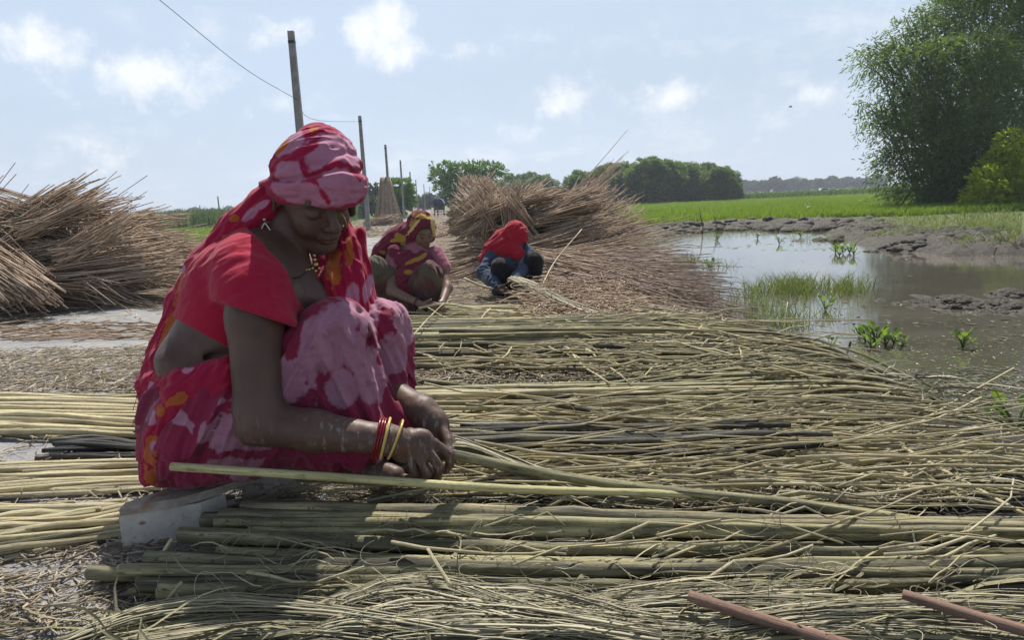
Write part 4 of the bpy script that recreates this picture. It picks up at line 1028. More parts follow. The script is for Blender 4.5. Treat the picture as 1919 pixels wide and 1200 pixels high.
# central russet heap behind the kneeling people
def BN(n, a, b, ya, yb, ra, rb, seed, k=0, **kw):
    return (*bundle(n, GY(*a, ya), GY(*b, yb), ra, rb, seed, **kw), k)
cb = [BN(110, (985, 470), (880, 372), 8.9, 9.3, .2, .22, 1, r0=.007, r1=.005), BN(110, (900, 470), (1010, 372), 8.8, 9.2, .2, .22, 2, r0=.007, r1=.005), BN(120, (900, 360), (1005, 395), 9.0, 8.8, .14, .12, 3, r0=.007),
      BN(150, (1040, 455), (1120, 375), 8.4, 8.9, .24, .32, 4), BN(130, (1000, 460), (1105, 372), 8.5, 8.8, .22, .28, 5), BN(110, (1050, 480), (1175, 390), 8.2, 8.6, .2, .3, 6), BN(60, (1020, 450), (1125, 340), 8.6, 8.9, .12, .18, 7, lenj=.2),
      BN(170, (1000, 470), (1190, 430), 8.0, 8.2, .2, .26, 8), BN(170, (990, 500), (1230, 480), 7.6, 7.4, .18, .26, 9), BN(200, (1000, 505), (1300, 545), 7.2, 6.4, .2, .34, 10, k=1, r0=.005, r1=.0025),
      BN(240, (1020, 500), (1290, 520), 7.4, 6.8, .18, .3, 11, k=1, r0=.005, r1=.0025), BN(260, (1040, 525), (1340, 600), 6.9, 5.7, .2, .32, 12, k=1, r0=.005, r1=.0022), BN(220, (1060, 535), (1330, 580), 6.6, 5.9, .2, .30, 13, k=1, r0=.005, r1=.0022),
      BN(160, (1010, 515), (1250, 560), 6.9, 6.3, .16, .26, 14, k=1, r0=.005, r1=.0022), BN(110, (820, 540), (1000, 480), 7.6, 8.0, .16, .14, 15, r0=.006), BN(110, (830, 515), (990, 470), 7.8, 8.2, .16, .14, 16, r0=.006), BN(90, (850, 480), (1000, 455), 8.4, 8.6, .18, .16, 17, r0=.006),
      BN(90, (880, 440), (930, 360), 8.8, 9.2, .2, .2, 18, r0=.006), BN(140, (960, 440), (1050, 390), 8.5, 8.7, .24, .24, 19, r0=.006), BN(16, (1010, 440), (1135, 320), 8.5, 8.8, .06, .16, 20, lenj=.2), BN(60, (950, 380), (1010, 470), 8.4, 8.0, .1, .14, 21, r0=.006), BN(50, (1100, 470), (1240, 440), 8.0, 8.0, .1, .25, 22, lenj=.25), BN(70, (1080, 560), (1400, 640), 6.2, 5.0, .1, .24, 23, k=1, r0=.004, r1=.002, lenj=.2),
      *[BN(30, (890 + 190 * a_ - 55 * math.cos(q_), 430 - 62 * b_ + 34 * math.sin(q_)), (890 + 190 * a_ + 55 * math.cos(q_), 430 - 62 * b_ - 34 * math.sin(q_)), 9.0 - .9 * e_ + .2 * (c_ - .5), 9.0 - .9 * e_ - .3 * (c_ - .5), .06, .11, 500 + i_, r0=.0065, r1=.004, lenj=.16) for i_, (a_, b_, c_, e_, q_) in enumerate([(a, b, c, e, (2.3 * c + .35 if a < .45 else .9 * c - .1)) for a, b, c, e in np.random.default_rng(3).random((54, 4))])],
      BN(80, (900, 430), (1000, 378), 8.4, 8.6, .1, .12, 26, r0=.006, r1=.004, sag=.1), BN(70, (960, 440), (905, 360), 8.4, 8.7, .1, .14, 27, r0=.006, r1=.004, sag=.1),
      *[BN(150, (1010 + 25 * j_, 492 + 12 * j_), (1235 + 32 * j_, 530 + 22 * j_), 7.0 - .28 * j_, 6.5 - .3 * j_, .2, .3, 600 + j_, k=j_ % 2, r0=.0055, r1=.0025, lenj=.2, sag=.18) for j_ in range(4)],
      BN(150, (920, 420), (1060, 470), 8.9, 8.6, .25, .25, 24, r0=.006), BN(150, (900, 470), (1080, 500), 8.4, 8.0, .2, .2, 25, r0=.006)]
heap('stick_heap', 'russet tangled heap of dry jute stalks behind the red scarfed person', (0.4, 8.2, -.15), cb, 240, [S_dry, S_red])
# grey fibre and root rubble in front of it
pl, rad = curls(900, (1000, 1180), (500, 590), (0.0, .16), 77, 8, (.1, .4), 2.0, .004, -.12)
tag(tube_obj('waste_bark', pl, rad, S_dry, 4), 'grey mound of waste bark in front of the russet heap', 'bark mound', kind='stuff')
# farther heap along the road, neatly stacked
fb = [BN(150, (850, 425), (905, 418), 17.0, 17.6, .3, .3, 31, r0=.012, r1=.01), BN(150, (850, 405), (905, 398), 17.0, 17.6, .3, .3, 32, r0=.012, r1=.01), BN(120, (855, 385), (905, 380), 17.2, 17.8, .25, .3, 33, r0=.012, r1=.01), BN(160, (880, 400), (884, 345), 17.4, 17.6, .3, .34, 34, r0=.01, r1=.007), BN(120, (895, 380), (905, 340), 17.8, 18.0, .3, .3, 35, r0=.01, r1=.007), BN(80, (905, 420), (940, 410), 17.2, 17.4, .3, .3, 36, r0=.01, r1=.007), BN(60, (878, 370), (876, 332), 17.5, 17.6, .14, .24, 37, r0=.008, r1=.005)]
heap('stick_heap', 'neatly stacked heap of dry sticks with an upright brush of tips beside the road', (-1.0, 17.4, -.25), fb, 60, [S_dry])
# cone of sticks round the third pole
pc = GY(727, 400, 44.6); gb = float(gz(pc[0], pc[1])); r_ = np.random.default_rng(5)
def cone(cx, cy, g, rb, rt, h, n, seed):
    r = np.random.default_rng(seed); th = r.uniform(0, 6.28, n); q = r.uniform(.75, 1.05, n)
    A = np.stack([cx + rb * q * np.cos(th), cy + rb * q * np.sin(th), np.full(n, g)], 1)
    th2 = th + r.normal(0, .2, n)
    B = np.stack([cx + rt * q * np.cos(th2), cy + rt * q * np.sin(th2), g + h * r.uniform(.9, 1.08, n)], 1)
    t = np.linspace(0, 1, 5); pl = A[:, None] + (B - A)[:, None] * t[None, :, None]
    prof = np.sin(t * math.pi) * .14
    pl[:, :, :2] -= (pl[:, :, :2] - np.array([cx, cy])) * prof[None, :, None] * .5
    return pl, np.repeat(np.linspace(.022, .016, 5)[None], n, 0), 0
heap('stick_cone', 'tall cone of jute sticks stood up round a concrete pole to dry', (pc[0], pc[1], gb), [cone(pc[0], pc[1], gb, .95, .30, 2.75, 420, 51)], 120, [S_dry])
q0 = GY(712, 412, 42); g0 = float(gz(q0[0], q0[1]))
heap('stick_heap', 'low pale heap of sticks at the foot of the standing cone', (q0[0], q0[1], g0), [(*bundle(60, (q0[0] - .8, 42 + d, g0 + .1), (q0[0] + .8, 42 - d, g0 + .5 - .1 * k), .35, .35, 60 + k, 4, .02, .015), 0) for k, d in enumerate((.3, -.2, .1))], 20, [S_dry])

# ------------------------------------------------------------------ bodies and cloth: signed distance shapes meshed by surface nets
class Sdf:
    def __init__(self, lo, hi, vox):
        self.lo = np.asarray(lo, float); self.vox = vox
        self.n = np.ceil((np.asarray(hi, float) - self.lo) / vox).astype(int) + 1
        self.F = np.full(self.n, 0.5, np.float32)
        self.ax = [(self.lo[i] + vox * np.arange(self.n[i])).astype(np.float32) for i in range(3)]
    def box(self, lo, hi):
        a = np.clip(np.floor((np.asarray(lo) - self.lo) / self.vox).astype(int), 0, self.n); b = np.clip(np.ceil((np.asarray(hi) - self.lo) / self.vox).astype(int) + 1, 0, self.n)
        sl = tuple(slice(a[i], b[i]) for i in range(3))
        return sl, self.ax[0][sl[0]][:, None, None], self.ax[1][sl[1]][None, :, None], self.ax[2][sl[2]][None, None, :]
    def comb(self, sl, d, k, op):
        F = self.F[sl]
        if op == '+':
            h = np.clip(0.5 + 0.5 * (F - d) / k, 0, 1); self.F[sl] = F + (d - F) * h - k * h * (1 - h)
        elif op == '-':
            h = np.clip(0.5 - 0.5 * (F + d) / k, 0, 1); self.F[sl] = F + (-d - F) * h + k * h * (1 - h)
    def cone(self, a, b, ra, rb, k=0.015, op='+'):
        a = np.asarray(a, float); b = np.asarray(b, float); m = max(ra, rb) + 2.5 * k + 2 * self.vox
        sl, x, y, z = self.box(np.minimum(a, b) - m, np.maximum(a, b) + m)
        if 0 in self.F[sl].shape: return
        ba = b - a; L2 = float(ba @ ba) + 1e-12
        px, py, pz = x - a[0], y - a[1], z - a[2]
        t = np.clip((px * ba[0] + py * ba[1] + pz * ba[2]) / L2, 0, 1)
        d = np.sqrt((px - t * ba[0]) ** 2 + (py - t * ba[1]) ** 2 + (pz - t * ba[2]) ** 2) - (ra + (rb - ra) * t)
        self.comb(sl, d.astype(np.float32), k, op)
    def ell(self, c, A, rad, k=0.015, op='+'):
        """A rows = axes"""
        c = np.asarray(c, float); rad = np.asarray(rad, float); A = np.asarray(A, float)
        m = np.sqrt(((A * rad[:, None]) ** 2).sum(0)) + 2.5 * k + 2 * self.vox
        sl, x, y, z = self.box(c - m, c + m)
        if 0 in self.F[sl].shape: return
        px, py, pz = x - c[0], y - c[1], z - c[2]
        k0 = 0; k1 = 0
        for i in range(3):
            q = A[i, 0] * px + A[i, 1] * py + A[i, 2] * pz
            k0 = k0 + (q / rad[i]) ** 2; k1 = k1 + (q / rad[i] ** 2) ** 2
        k0 = np.sqrt(k0); d = k0 * (k0 - 1) / (np.sqrt(k1) + 1e-6)
        self.comb(sl, d.astype(np.float32), k, op)
    def cut(self, p, n, k=0.004):
        """keep the side the normal points to"""
        n = np.asarray(n, float); n /= np.linalg.norm(n); p = np.asarray(p, float)
        d = -((self.ax[0] - p[0])[:, None, None] * n[0] + (self.ax[1] - p[1])[None, :, None] * n[1] + (self.ax[2] - p[2])[None, None, :] * n[2])
        self.F = np.maximum(self.F, d.astype(np.float32))
    def displace(self, fn, band=0.022):
        i = np.argwhere(np.abs(self.F) < band); pts = self.lo + i * self.vox
        self.F[tuple(i.T)] -= fn(pts).astype(np.float32)
    def net(self, smooth=2):
        F = self.F; S = F < 0
        c = [S[i:self.n[0] - 1 + i, j:self.n[1] - 1 + j, k:self.n[2] - 1 + k] for i in (0, 1) for j in (0, 1) for k in (0, 1)]
        anyv = c[0].copy(); allv = c[0].copy()
        for q in c[1:]: anyv |= q; allv &= q
        act = np.argwhere(anyv & ~allv)
        vid = np.full(self.n - 1, -1, np.int32); vid[tuple(act.T)] = np.arange(len(act))
        cor = np.array([(i, j, k) for i in (0, 1) for j in (0, 1) for k in (0, 1)])
        vals = np.stack([F[act[:, 0] + o[0], act[:, 1] + o[1], act[:, 2] + o[2]] for o in cor], 1)
        acc = np.zeros((len(act), 3)); cnt = np.zeros(len(act))
        for a in range(8):
            for b in range(a + 1, 8):
                if np.abs(cor[a] - cor[b]).sum() != 1: continue
                va, vb = vals[:, a], vals[:, b]; cr = (va < 0) != (vb < 0)
                t = va / np.where(np.abs(va - vb) < 1e-9, 1e-9, va - vb)
                pos = cor[a] + (cor[b] - cor[a]) * t[:, None]
                acc[cr] += pos[cr]; cnt[cr] += 1
        V = self.lo + (act + acc / cnt[:, None]) * self.vox
        Q = []
        for ax in range(3):
            sl0 = [slice(1, -1)] * 3; sl0[ax] = slice(0, -1); sl1 = list(sl0); sl1[ax] = slice(1, None)
            s0, s1 = S[tuple(sl0)], S[tuple(sl1)]
            e = np.argwhere(s0 != s1)
            if not len(e): continue
            flip = s0[tuple(e.T)]
            base = e + 1; base[:, ax] -= 1
            u, w = [(1, 2), (2, 0), (0, 1)][ax]
            def cell(du, dw):
                q = base.copy(); q[:, u] += du; q[:, w] += dw; return vid[q[:, 0], q[:, 1], q[:, 2]]
            qd = np.stack([cell(-1, -1), cell(0, -1), cell(0, 0), cell(-1, 0)], 1)
            qd[~flip] = qd[~flip][:, ::-1]
            Q.append(qd)
        Q = np.vstack(Q); Q = Q[(Q >= 0).all(1)]
        for _ in range(smooth): V = laplace(V, Q, 0.5)
        return V, Q
def laplace(V, Q, f=0.5):
    s = np.zeros_like(V); c = np.zeros(len(V))
    for a, b in ((0, 1), (1, 2), (2, 3), (3, 0)):
        for i in range(3):
            s[:, i] += np.bincount(Q[:, a], V[Q[:, b], i], len(V)) + np.bincount(Q[:, b], V[Q[:, a], i], len(V))
        c += np.bincount(Q[:, a], minlength=len(V)) + np.bincount(Q[:, b], minlength=len(V))
    return V + f * (s / np.maximum(c, 1)[:, None] - V)
def vnormals(V, Q):
    n = np.cross(V[Q[:, 2]] - V[Q[:, 0]], V[Q[:, 3]] - V[Q[:, 1]]); o = np.zeros_like(V)
    for k in range(4):
        for i in range(3): o[:, i] += np.bincount(Q[:, k], n[:, i], len(V))
    return o / (np.linalg.norm(o, axis=1, keepdims=True) + 1e-12)
CAMA = np.array([_r, _u, _f])
def vproj(V):
    q = V - CAMP; w = q @ _f
    return PW / 2 + FPX * (q @ _r) / w, PH / 2 - FPX * (q @ _u) / w
def axes_px(deg):
    a = R(deg); return np.array([math.cos(a) * _r - math.sin(a) * _u, math.sin(a) * _r + math.cos(a) * _u, _f])
def add(S, prims, k=0.015):
    """prims in photograph pixels + depth; radii in pixels at that depth.  c: cone, e: ellipsoid, C/E: metres"""
    for p in prims:
        op = '+'; kk = k
        if isinstance(p[-1], dict): op = p[-1].get('op', '+'); kk = p[-1].get('k', k); p = p[:-1]
        if p[0] == 'c':
            a, b = P(*p[1]), P(*p[2]); S.cone(a, b, p[3] * p[1][2] / FPX, p[4] * p[2][2] / FPX, kk, op)
        elif p[0] == 'e':
            d = p[1][2] / FPX; S.ell(P(*p[1]), axes_px(p[3] if len(p) > 3 else 0), np.array(p[2]) * d, kk, op)
        elif p[0] == 'C': S.cone(*p[1:5], kk, op)
        elif p[0] == 'E': S.ell(*p[1:4], kk, op)
def chain(pts, k=None):
    out = []
    for a, b in zip(pts[:-1], pts[1:]):
        q = ['c', a[:3], b[:3], a[3], b[3]]
        if k: q.append({'k': k})
        out.append(tuple(q))
    return out
def cutline(S, a, b, d, side):
    """cut along the picture line a-b at depth d, keeping the half that holds pixel side"""
    pa, pb = P(*a, d), P(*b, d); n = np.cross(pb - pa, ray(*a))
    if n @ (P(*side, d) - pa) < 0: n = -n
    S.cut(pa, n)
def cutcorner(S, a, b, c, d, inside, dep):
    """remove only the corner that holds pixel inside, between picture lines a-b and c-d"""
    m_ = None
    for (u, w) in ((a, b), (c, d)):
        pa, pb = P(*u, dep), P(*w, dep); n = np.cross(pb - pa, ray(*u)); n /= np.linalg.norm(n)
        if n @ (P(*inside, dep) - pa) < 0: n = -n
        q = (S.ax[0] - pa[0])[:, None, None] * n[0] + (S.ax[1] - pa[1])[None, :, None] * n[1] + (S.ax[2] - pa[2])[None, None, :] * n[2]
        m_ = q if m_ is None else np.minimum(m_, q)
    S.F = np.maximum(S.F, m_.astype(np.float32))
def head_frame(yaw, pitch, roll):
    """face direction: yaw 0 looks at the camera, 90 to the picture's right; pitch down; roll lowers the near ear"""
    y, p = R(yaw), R(pitch)
    rt, fw = np.array([1.0, 0, 0]), np.array([0, 1.0, 0]); up = np.array([0, 0, 1.0])
    F = (math.sin(y) * rt - math.cos(y) * fw) * math.cos(p) - up * math.sin(p)
    U = (math.sin(y) * rt - math.cos(y) * fw) * math.sin(p) + up * math.cos(p)
    Rt = np.cross(F, U)
    c, s = math.cos(R(roll)), math.sin(R(roll))
    Rt, U = Rt * c - U * s, U * c + Rt * s
    return F, Rt, U
def head_prims(O, fr, s=1.0, detail=True):
    F, Rt, U = fr; A = np.array([F, Rt, U])
    H = lambda f, r, u: O + s * (f * F + r * Rt + u * U)
    E = lambda c, rad, k=.012, op='+': ('E', H(*c), A, np.array(rad) * s, {'k': k * s, 'op': op})
    Cn = lambda a, b, ra, rb, k=.012, op='+': ('C', H(*a), H(*b), ra * s, rb * s, {'k': k * s, 'op': op})
    out = [E((-.004, 0, .034), (.085, .068, .070)), E((.040, 0, -.012), (.058, .060, .082), .02)]
    for q in (-1, 1):
        out += [Cn((.0, .055 * q, -.05), (.068, .014 * q, -.085), .020, .018, .02), E((.066, .036 * q, -.024), (.027, .024, .026), .015)]
    out += [E((.076, 0, -.083), (.022, .024, .018), .012), E((.080, 0, .036), (.013, .048, .013), .012)]
    for q in (-1, 1): out += [E((.106, .030 * q, .010), (.016, .018, .0115), .010, '-')]
    for q in (-1, 1): out += [E((.082, .031 * q, .010), (.0145, .0165, .0125), .004), Cn((.095, .016 * q, .026), (.080, .052 * q, .028), .0045, .0035, .008)]
    out += [Cn((.092, 0, .020), (.113, 0, -.014), .0075, .011, .010), E((.117, 0, -.018), (.010, .0115, .009), .006), E((.105, .0125 * 1, -.021), (.010, .008, .008), .006), E((.105, -.0125, -.021), (.010, .008, .008), .006)]
    out += [E((.094, 0, -.047), (.012, .026, .016), .012), E((.103, 0, -.0455), (.0075, .020, .0048), .004), E((.101, 0, -.0565), (.0080, .018, .0060), .004), Cn((.104, -.022, -.051), (.104, .022, -.051), .0022, .0022, .003, '-')]
    for q in (-1, 1):
        out += [E((-.008, .077 * q, -.002), (.017, .0065, .030), .005), E((-.004, .082 * q, .002), (.009, .004, .014), .003, '-')]
    return out, H

# ------------------------------------------------------------------ skin and cloth materials
def skin_mat(name, base, dust=(0.25, 0.22, 0.20), amt=0.35, lips=True):
    t = NT(name); p = t.pos()
    n1 = t.noise(p, 14, 4, 0.6); n2 = t.noise(t.vmul(p, (90, 90, 25)), 1.0, 4, 0.7); n3 = t.noise(p, 220, 3, 0.6)
    c = t.mix(t.fac(n1, 0.3, 0.7), tuple(x * 0.82 for x in base), tuple(x * 1.15 for x in base))
    c = t.mix(t.math('MULTIPLY', t.attr('lip', 'Fac'), 0.6), c, (base[0] * 1.1, base[1] * .62, base[2] * .62))
    dz = t.math('MULTIPLY', t.fac(n2, 0.52, 0.72), t.attr('dust', 'Fac'))
    c = t.mix(t.math('MULTIPLY', dz, amt * 2.0, clamp=True), c, dust)
    sc = t.noise(t.vmul(p, (110, 110, 150)), 1.0, 4, 0.75, dist=1.5)
    c = t.mix(t.math('MULTIPLY', t.fac(sc, 0.64, 0.70), t.math('MULTIPLY', t.attr('dust', 'Fac'), 0.45)), c, (0.36, 0.33, 0.29))
    c = t.mix(t.attr('ink', 'Fac'), c, (0.012, 0.010, 0.010))
    t.bsdf(c, 0.50, t.bump(t.math('ADD', n3, t.math('MULTIPLY', n1, .5)), 0.18, 0.003), 0.35)
    return t.m
def cloth_mat(name, base, pink, orange, rough=0.85, noise_patch=None, dots=0.0, dirt=0.0, transl=0.12):
    t = NT(name); p = t.pos(); w = t.noise(p, 30, 3, 0.5)
    weave = t.noise(p, 420, 2, 0.6); fold = t.noise(p, 60, 3, 0.6)
    f = t.math('ADD', t.attr('pink', 'Fac'), t.math('MULTIPLY', t.math('SUBTRACT', w, 0.5), 1.1))
    if noise_patch:
        nz = t.voro(t.vadd(p, t.vmul(t.noise(p, 22, 3, .5, 'Color'), (.05, .05, .05))), noise_patch, 'DISTANCE_TO_EDGE')
        vc = t.n('ShaderNodeSeparateColor'); t.set(vc.inputs[0], t.voro(t.vadd(p, t.vmul(t.noise(p, 22, 3, .5, 'Color'), (.05, .05, .05))), noise_patch, 'F1', 'Color'))
        on = t.math('GREATER_THAN', vc.outputs[0], 0.60)
        f2 = t.math('MULTIPLY', t.math('SUBTRACT', nz, 0.075), 6.0)
        f2 = t.math('SUBTRACT', t.math('MULTIPLY', t.math('ADD', f2, 1.0), on), 1.0)
        f = t.math('MAXIMUM', f, f2)
    f = t.math('ADD', f, t.math('MULTIPLY', t.math('SUBTRACT', t.noise(p, 140, 3, .6), 0.5), 0.35)); c = t.mix(t.math('MULTIPLY', t.fac(f, -0.12, 0.14), 0.92), base, pink); c = t.mix(t.math('MULTIPLY', t.fac(t.noise(p, 75, 4, .7), .5, .75), .35), c, (base[0] * .8 + .05, base[1] + .03, base[2] + .03))
    fo = t.math('ADD', t.attr('orange', 'Fac'), t.math('MULTIPLY', t.math('SUBTRACT', t.noise(p, 55, 3, .6), 0.5), 2.2))
    c = t.mix(t.fac(fo, -0.03, 0.05), c, orange)
    if dots:
        dd = t.voro(p, dots, 'F1'); c = t.mix(t.math('MULTIPLY', t.math('SUBTRACT', 1.0, t.fac(dd, 0.24, 0.29)), t.attr('dots', 'Fac')), c, pink)
    c = t.mix(t.math('MULTIPLY', t.fac(t.noise(p, 7, 4, .6), .35, .75), dirt), c, (base[0] * .35 + .03, base[1] * .6 + .03, base[2] * .5 + .03))
    c = t.mix(t.math('MULTIPLY', t.fac(fold, 0.5, 0.8), 0.18), c, tuple(x * .5 for x in base))
    b = t.n('ShaderNodeBsdfPrincipled'); t.set(b.inputs['Base Color'], c); b.inputs['Roughness'].default_value = rough; b.inputs['Specular IOR Level'].default_value = 0.15
    b.inputs['Sheen Weight'].default_value = 0.15
    t.set(b.inputs['Normal'], t.bump(t.math('ADD', t.math('MULTIPLY', weave, .5), fold), 0.25, 0.003))
    tr = t.n('ShaderNodeBsdfTranslucent'); t.set(tr.inputs[0], c)
    mx = t.n('ShaderNodeMixShader'); mx.inputs[0].default_value = transl
    t.t.links.new(b.outputs[0], mx.inputs[1]); t.t.links.new(tr.outputs[0], mx.inputs[2]); t.t.links.new(mx.outputs[0], t.out.inputs[0])
    return t.m
CRIM, PINK, ORAN = (0.32, 0.010, 0.055), (0.46, 0.21, 0.31), (0.42, 0.11, 0.03)
M_skin = skin_mat('skin_dark', (0.097, 0.055, 0.042), amt=.5)
M_skin2 = skin_mat('skin_brown', (0.15, 0.085, 0.06), amt=.25)
M_turban = cloth_mat('turban_cloth', CRIM, PINK, ORAN)
M_skirt = cloth_mat('skirt_cloth', (0.25, 0.018, 0.06), (0.42, 0.21, 0.29), ORAN, noise_patch=9.5, dirt=.45)
M_drape = cloth_mat('drape_cloth', (0.34, 0.010, 0.05), PINK, ORAN, dots=17.0)
M_blouse = cloth_mat('blouse_cloth', (0.40, 0.012, 0.045), PINK, ORAN)
t = NT('black_hair'); nb = t.noise(t.vmul(t.pos(), (300, 300, 60)), 1.0, 2, .5)
t.bsdf(t.ramp(nb, [(.3, (.006, .005, .005)), (.7, (.022, .018, .016))]), .42, t.bump(nb, .5, .003), .4); M_hair = t.m
def plain(name, c, rough=.5, metal=0.0, var=.25):
    t = NT(name); nb = t.noise(t.pos(), 60, 4, .6)
    t.bsdf(t.mix(t.fac(nb, .3, .7), tuple(x * (1 - var) for x in c), c), rough, t.bump(nb, .15, .002), .4, Metallic=metal); return t.m
M_gold = plain('worn_gold', (.62, .46, .20), .3, .9)
M_silver = plain('worn_silver', (.75, .72, .66), .3, .9)
M_bred = plain('red_bangle', (.22, .012, .02), .25)
M_byel = plain('yellow_bangle', (.62, .46, .12), .3)

def field_ellipses(V, ells, lines=()):
    """signed field, positive inside any of the printed patches (px centre, radii, angle)"""
    x, y = vproj(V); f = np.full(len(V), -1.0)
    for (cx, cy, rx, ry, an) in ells:
        a = R(an); u = ((x - cx) * math.cos(a) + (y - cy) * math.sin(a)) / rx; w = (-(x - cx) * math.sin(a) + (y - cy) * math.cos(a)) / ry
        f = np.maximum(f, 1 - np.sqrt(u * u + w * w))
    for (pts, wd) in lines:
        for (x0, y0), (x1, y1) in zip(pts[:-1], pts[1:]):
            t_ = np.clip(((x - x0) * (x1 - x0) + (y - y0) * (y1 - y0)) / ((x1 - x0) ** 2 + (y1 - y0) ** 2), 0, 1)
            f = np.minimum(f, (np.hypot(x - x0 - t_ * (x1 - x0), y - y0 - t_ * (y1 - y0)) - wd) / 22.0)
    return f
def finish(name, S, mat, parent, disp=None, smooth=2, pink=None, orange=None, extra=None, lines=()):
    V, Q = S.net(smooth)
    if disp is not None:
        V = V + vnormals(V, Q) * disp(V)[:, None]; V = laplace(V, Q, .25)
    at = {}
    if pink is not None: at['pink'] = field_ellipses(V, pink, lines)
    else: at['pink'] = np.full(len(V), -1.0)
    at['orange'] = field_ellipses(V, orange) if orange is not None else np.full(len(V), -1.0)
    if extra: at.update(extra(V))
    off = np.array(parent.location)
    return link(name, mesh(name, V - off, Q, mat, True, at), parent)
def folds(V, dirpx, lenm, widm, seed, amp, ridge=True):
    """creases that run along a picture direction (degrees, counter-clockwise), lenm long and widm apart"""
    A = axes_px(-dirpx); q = V @ A.T / np.array([lenm, widm, widm * 1.5])
    n = vnoise(q, seed) + 0.5 * vnoise(q * 2.1, seed + 3)
    if ridge: n = 1 - np.abs(n) * 2
    return n * amp
def ring(name, parent, c, axis, r, tr, mat, squash=1.0, ups=(0, 0, 1.0), n=40):
    axis = np.asarray(axis, float); axis /= np.linalg.norm(axis); u = np.cross(axis, ups); u /= np.linalg.norm(u); w = np.cross(u, axis)
    th = np.linspace(0, 2 * math.pi, n + 1); pl = c + r * (np.cos(th)[:, None] * u + squash * np.sin(th)[:, None] * w) - np.array(parent.location)
    v, q, tu = tubes(pl[None], np.full((1, n + 1), tr), 8, cap=False)
    return link(name, mesh(name, v, q, mat, True, {'tu': tu}), parent)

# ------------------------------------------------------------------ the seated woman
W1 = thing('person', 'seated woman in red blouse, flowered turban scarf and sari stripping a stalk', 'person', tuple(P(390, 905, 1.5)))
HF = head_frame(47, 30, 12); HO = P(575, 366, 1.49)
hp, H1 = head_prims(HO, HF)
torso = [('c', (400, 780, 1.51), (405, 690, 1.50), 92, 94), ('e', (385, 700, 1.49), (72, 42, 88), -12), ('c', (405, 660, 1.50), (455, 560, 1.50), 84, 94), ('c', (455, 560, 1.50), (492, 505, 1.50), 94, 80), ('c', (480, 500, 1.44), (490, 500, 1.60), 56, 56), ('e', (520, 560, 1.46), (60, 58, 70), -30)]
torso_low = [('e', (352, 678, 1.475), (46, 30, 75), 20)]
armN = [('c', (470, 520, 1.405), (478, 600, 1.37), 51, 50), ('c', (478, 600, 1.37), (484, 765, 1.355), 50, 43), ('c', (486, 770, 1.355), (494, 792, 1.35), 43, 40), ('c', (496, 793, 1.35), (590, 808, 1.335), 41, 37), ('c', (590, 808, 1.335), (722, 824, 1.325), 37, 27.5), ('e', (466, 808, 1.35), (22, 24, 26))]
neck = [('C', H1(-.025, 0, -.02), P(520, 492, 1.52), .052, .056, {'k': .02}), ('c', (520, 492, 1.52), (575, 560, 1.50), 48, 40), ('c', (500, 480, 1.52), (470, 500, 1.50), 50, 60)]
handN = [('c', (722, 824, 1.325), (745, 828, 1.33), 27, 26), ('e', (772, 836, 1.345), (42, 29, 21), -24), ('e', (796, 848, 1.35), (24, 22, 15), -42)]
fing = [[(814, 832, 1.352, 10.5), (840, 852, 1.362, 9), (843, 872, 1.372, 8), (834, 884, 1.38, 7)], [(803, 848, 1.335, 10.5), (824, 876, 1.34, 9), (820, 895, 1.352, 8), (806, 897, 1.365, 7)],
        [(788, 859, 1.33, 10.5), (801, 889, 1.335, 9), (793, 903, 1.348, 8), (779, 899, 1.36, 7)], [(771, 863, 1.332, 9.5), (776, 888, 1.338, 8), (768, 899, 1.348, 7.2), (757, 894, 1.357, 6.5)],
        [(768, 815, 1.36, 14), (800, 828, 1.375, 12), (826, 842, 1.385, 10.5), (846, 852, 1.39, 9)]]
armF = [('c', (560, 520, 1.64), (640, 690, 1.66), 46, 42), ('c', (640, 690, 1.66), (792, 772, 1.49), 38, 27), ('c', (792, 772, 1.49), (806, 786, 1.48), 26, 26), ('e', (816, 808, 1.47), (24, 34, 20), 25)]
fingF = [[(826, 800, 1.46, 11), (838, 826, 1.44, 10), (839, 846, 1.425, 9), (832, 856, 1.415, 8)], [(816, 826, 1.46, 12), (824, 848, 1.435, 10), (820, 860, 1.42, 9)], [(832, 806, 1.48, 10), (846, 830, 1.47, 9), (846, 848, 1.45, 8)], [(830, 815, 1.49, 10), (838, 840, 1.48, 9), (830, 856, 1.47, 8)], [(822, 822, 1.495, 9), (826, 846, 1.485, 8), (818, 856, 1.48, 7)]]
legs = [('c', (430, 795, 1.48), (630, 632, 1.45), 70, 44), ('c', (630, 632, 1.45), (668, 850, 1.47), 42, 30), ('c', (440, 795, 1.60), (706, 636, 1.60), 68, 42), ('c', (706, 636, 1.60), (735, 845, 1.60), 40, 30), ('c', (660, 868, 1.48), (740, 893, 1.42), 28, 20), ('c', (730, 866, 1.60), (800, 880, 1.56), 28, 20)]
lo, hi = np.array([-.86, 1.08, 0.0]), np.array([-.02, 1.86, 0.95])
S = Sdf(lo, hi, 0.0028)
add(S, torso + torso_low, .03); add(S, legs, .03); add(S, armN, .02); add(S, armF, .02); add(S, neck, .02)
add(S, hp); add(S, handN, .012)
for f in fing: add(S, chain(f), .004)
add(S, handN[:2], .008)
for f in fingF: add(S, chain(f), .004)
S.cone(P(430, 668, 1.40), P(330, 676, 1.42), .006, .005, .022, '-')          # the fold of flesh above the waist
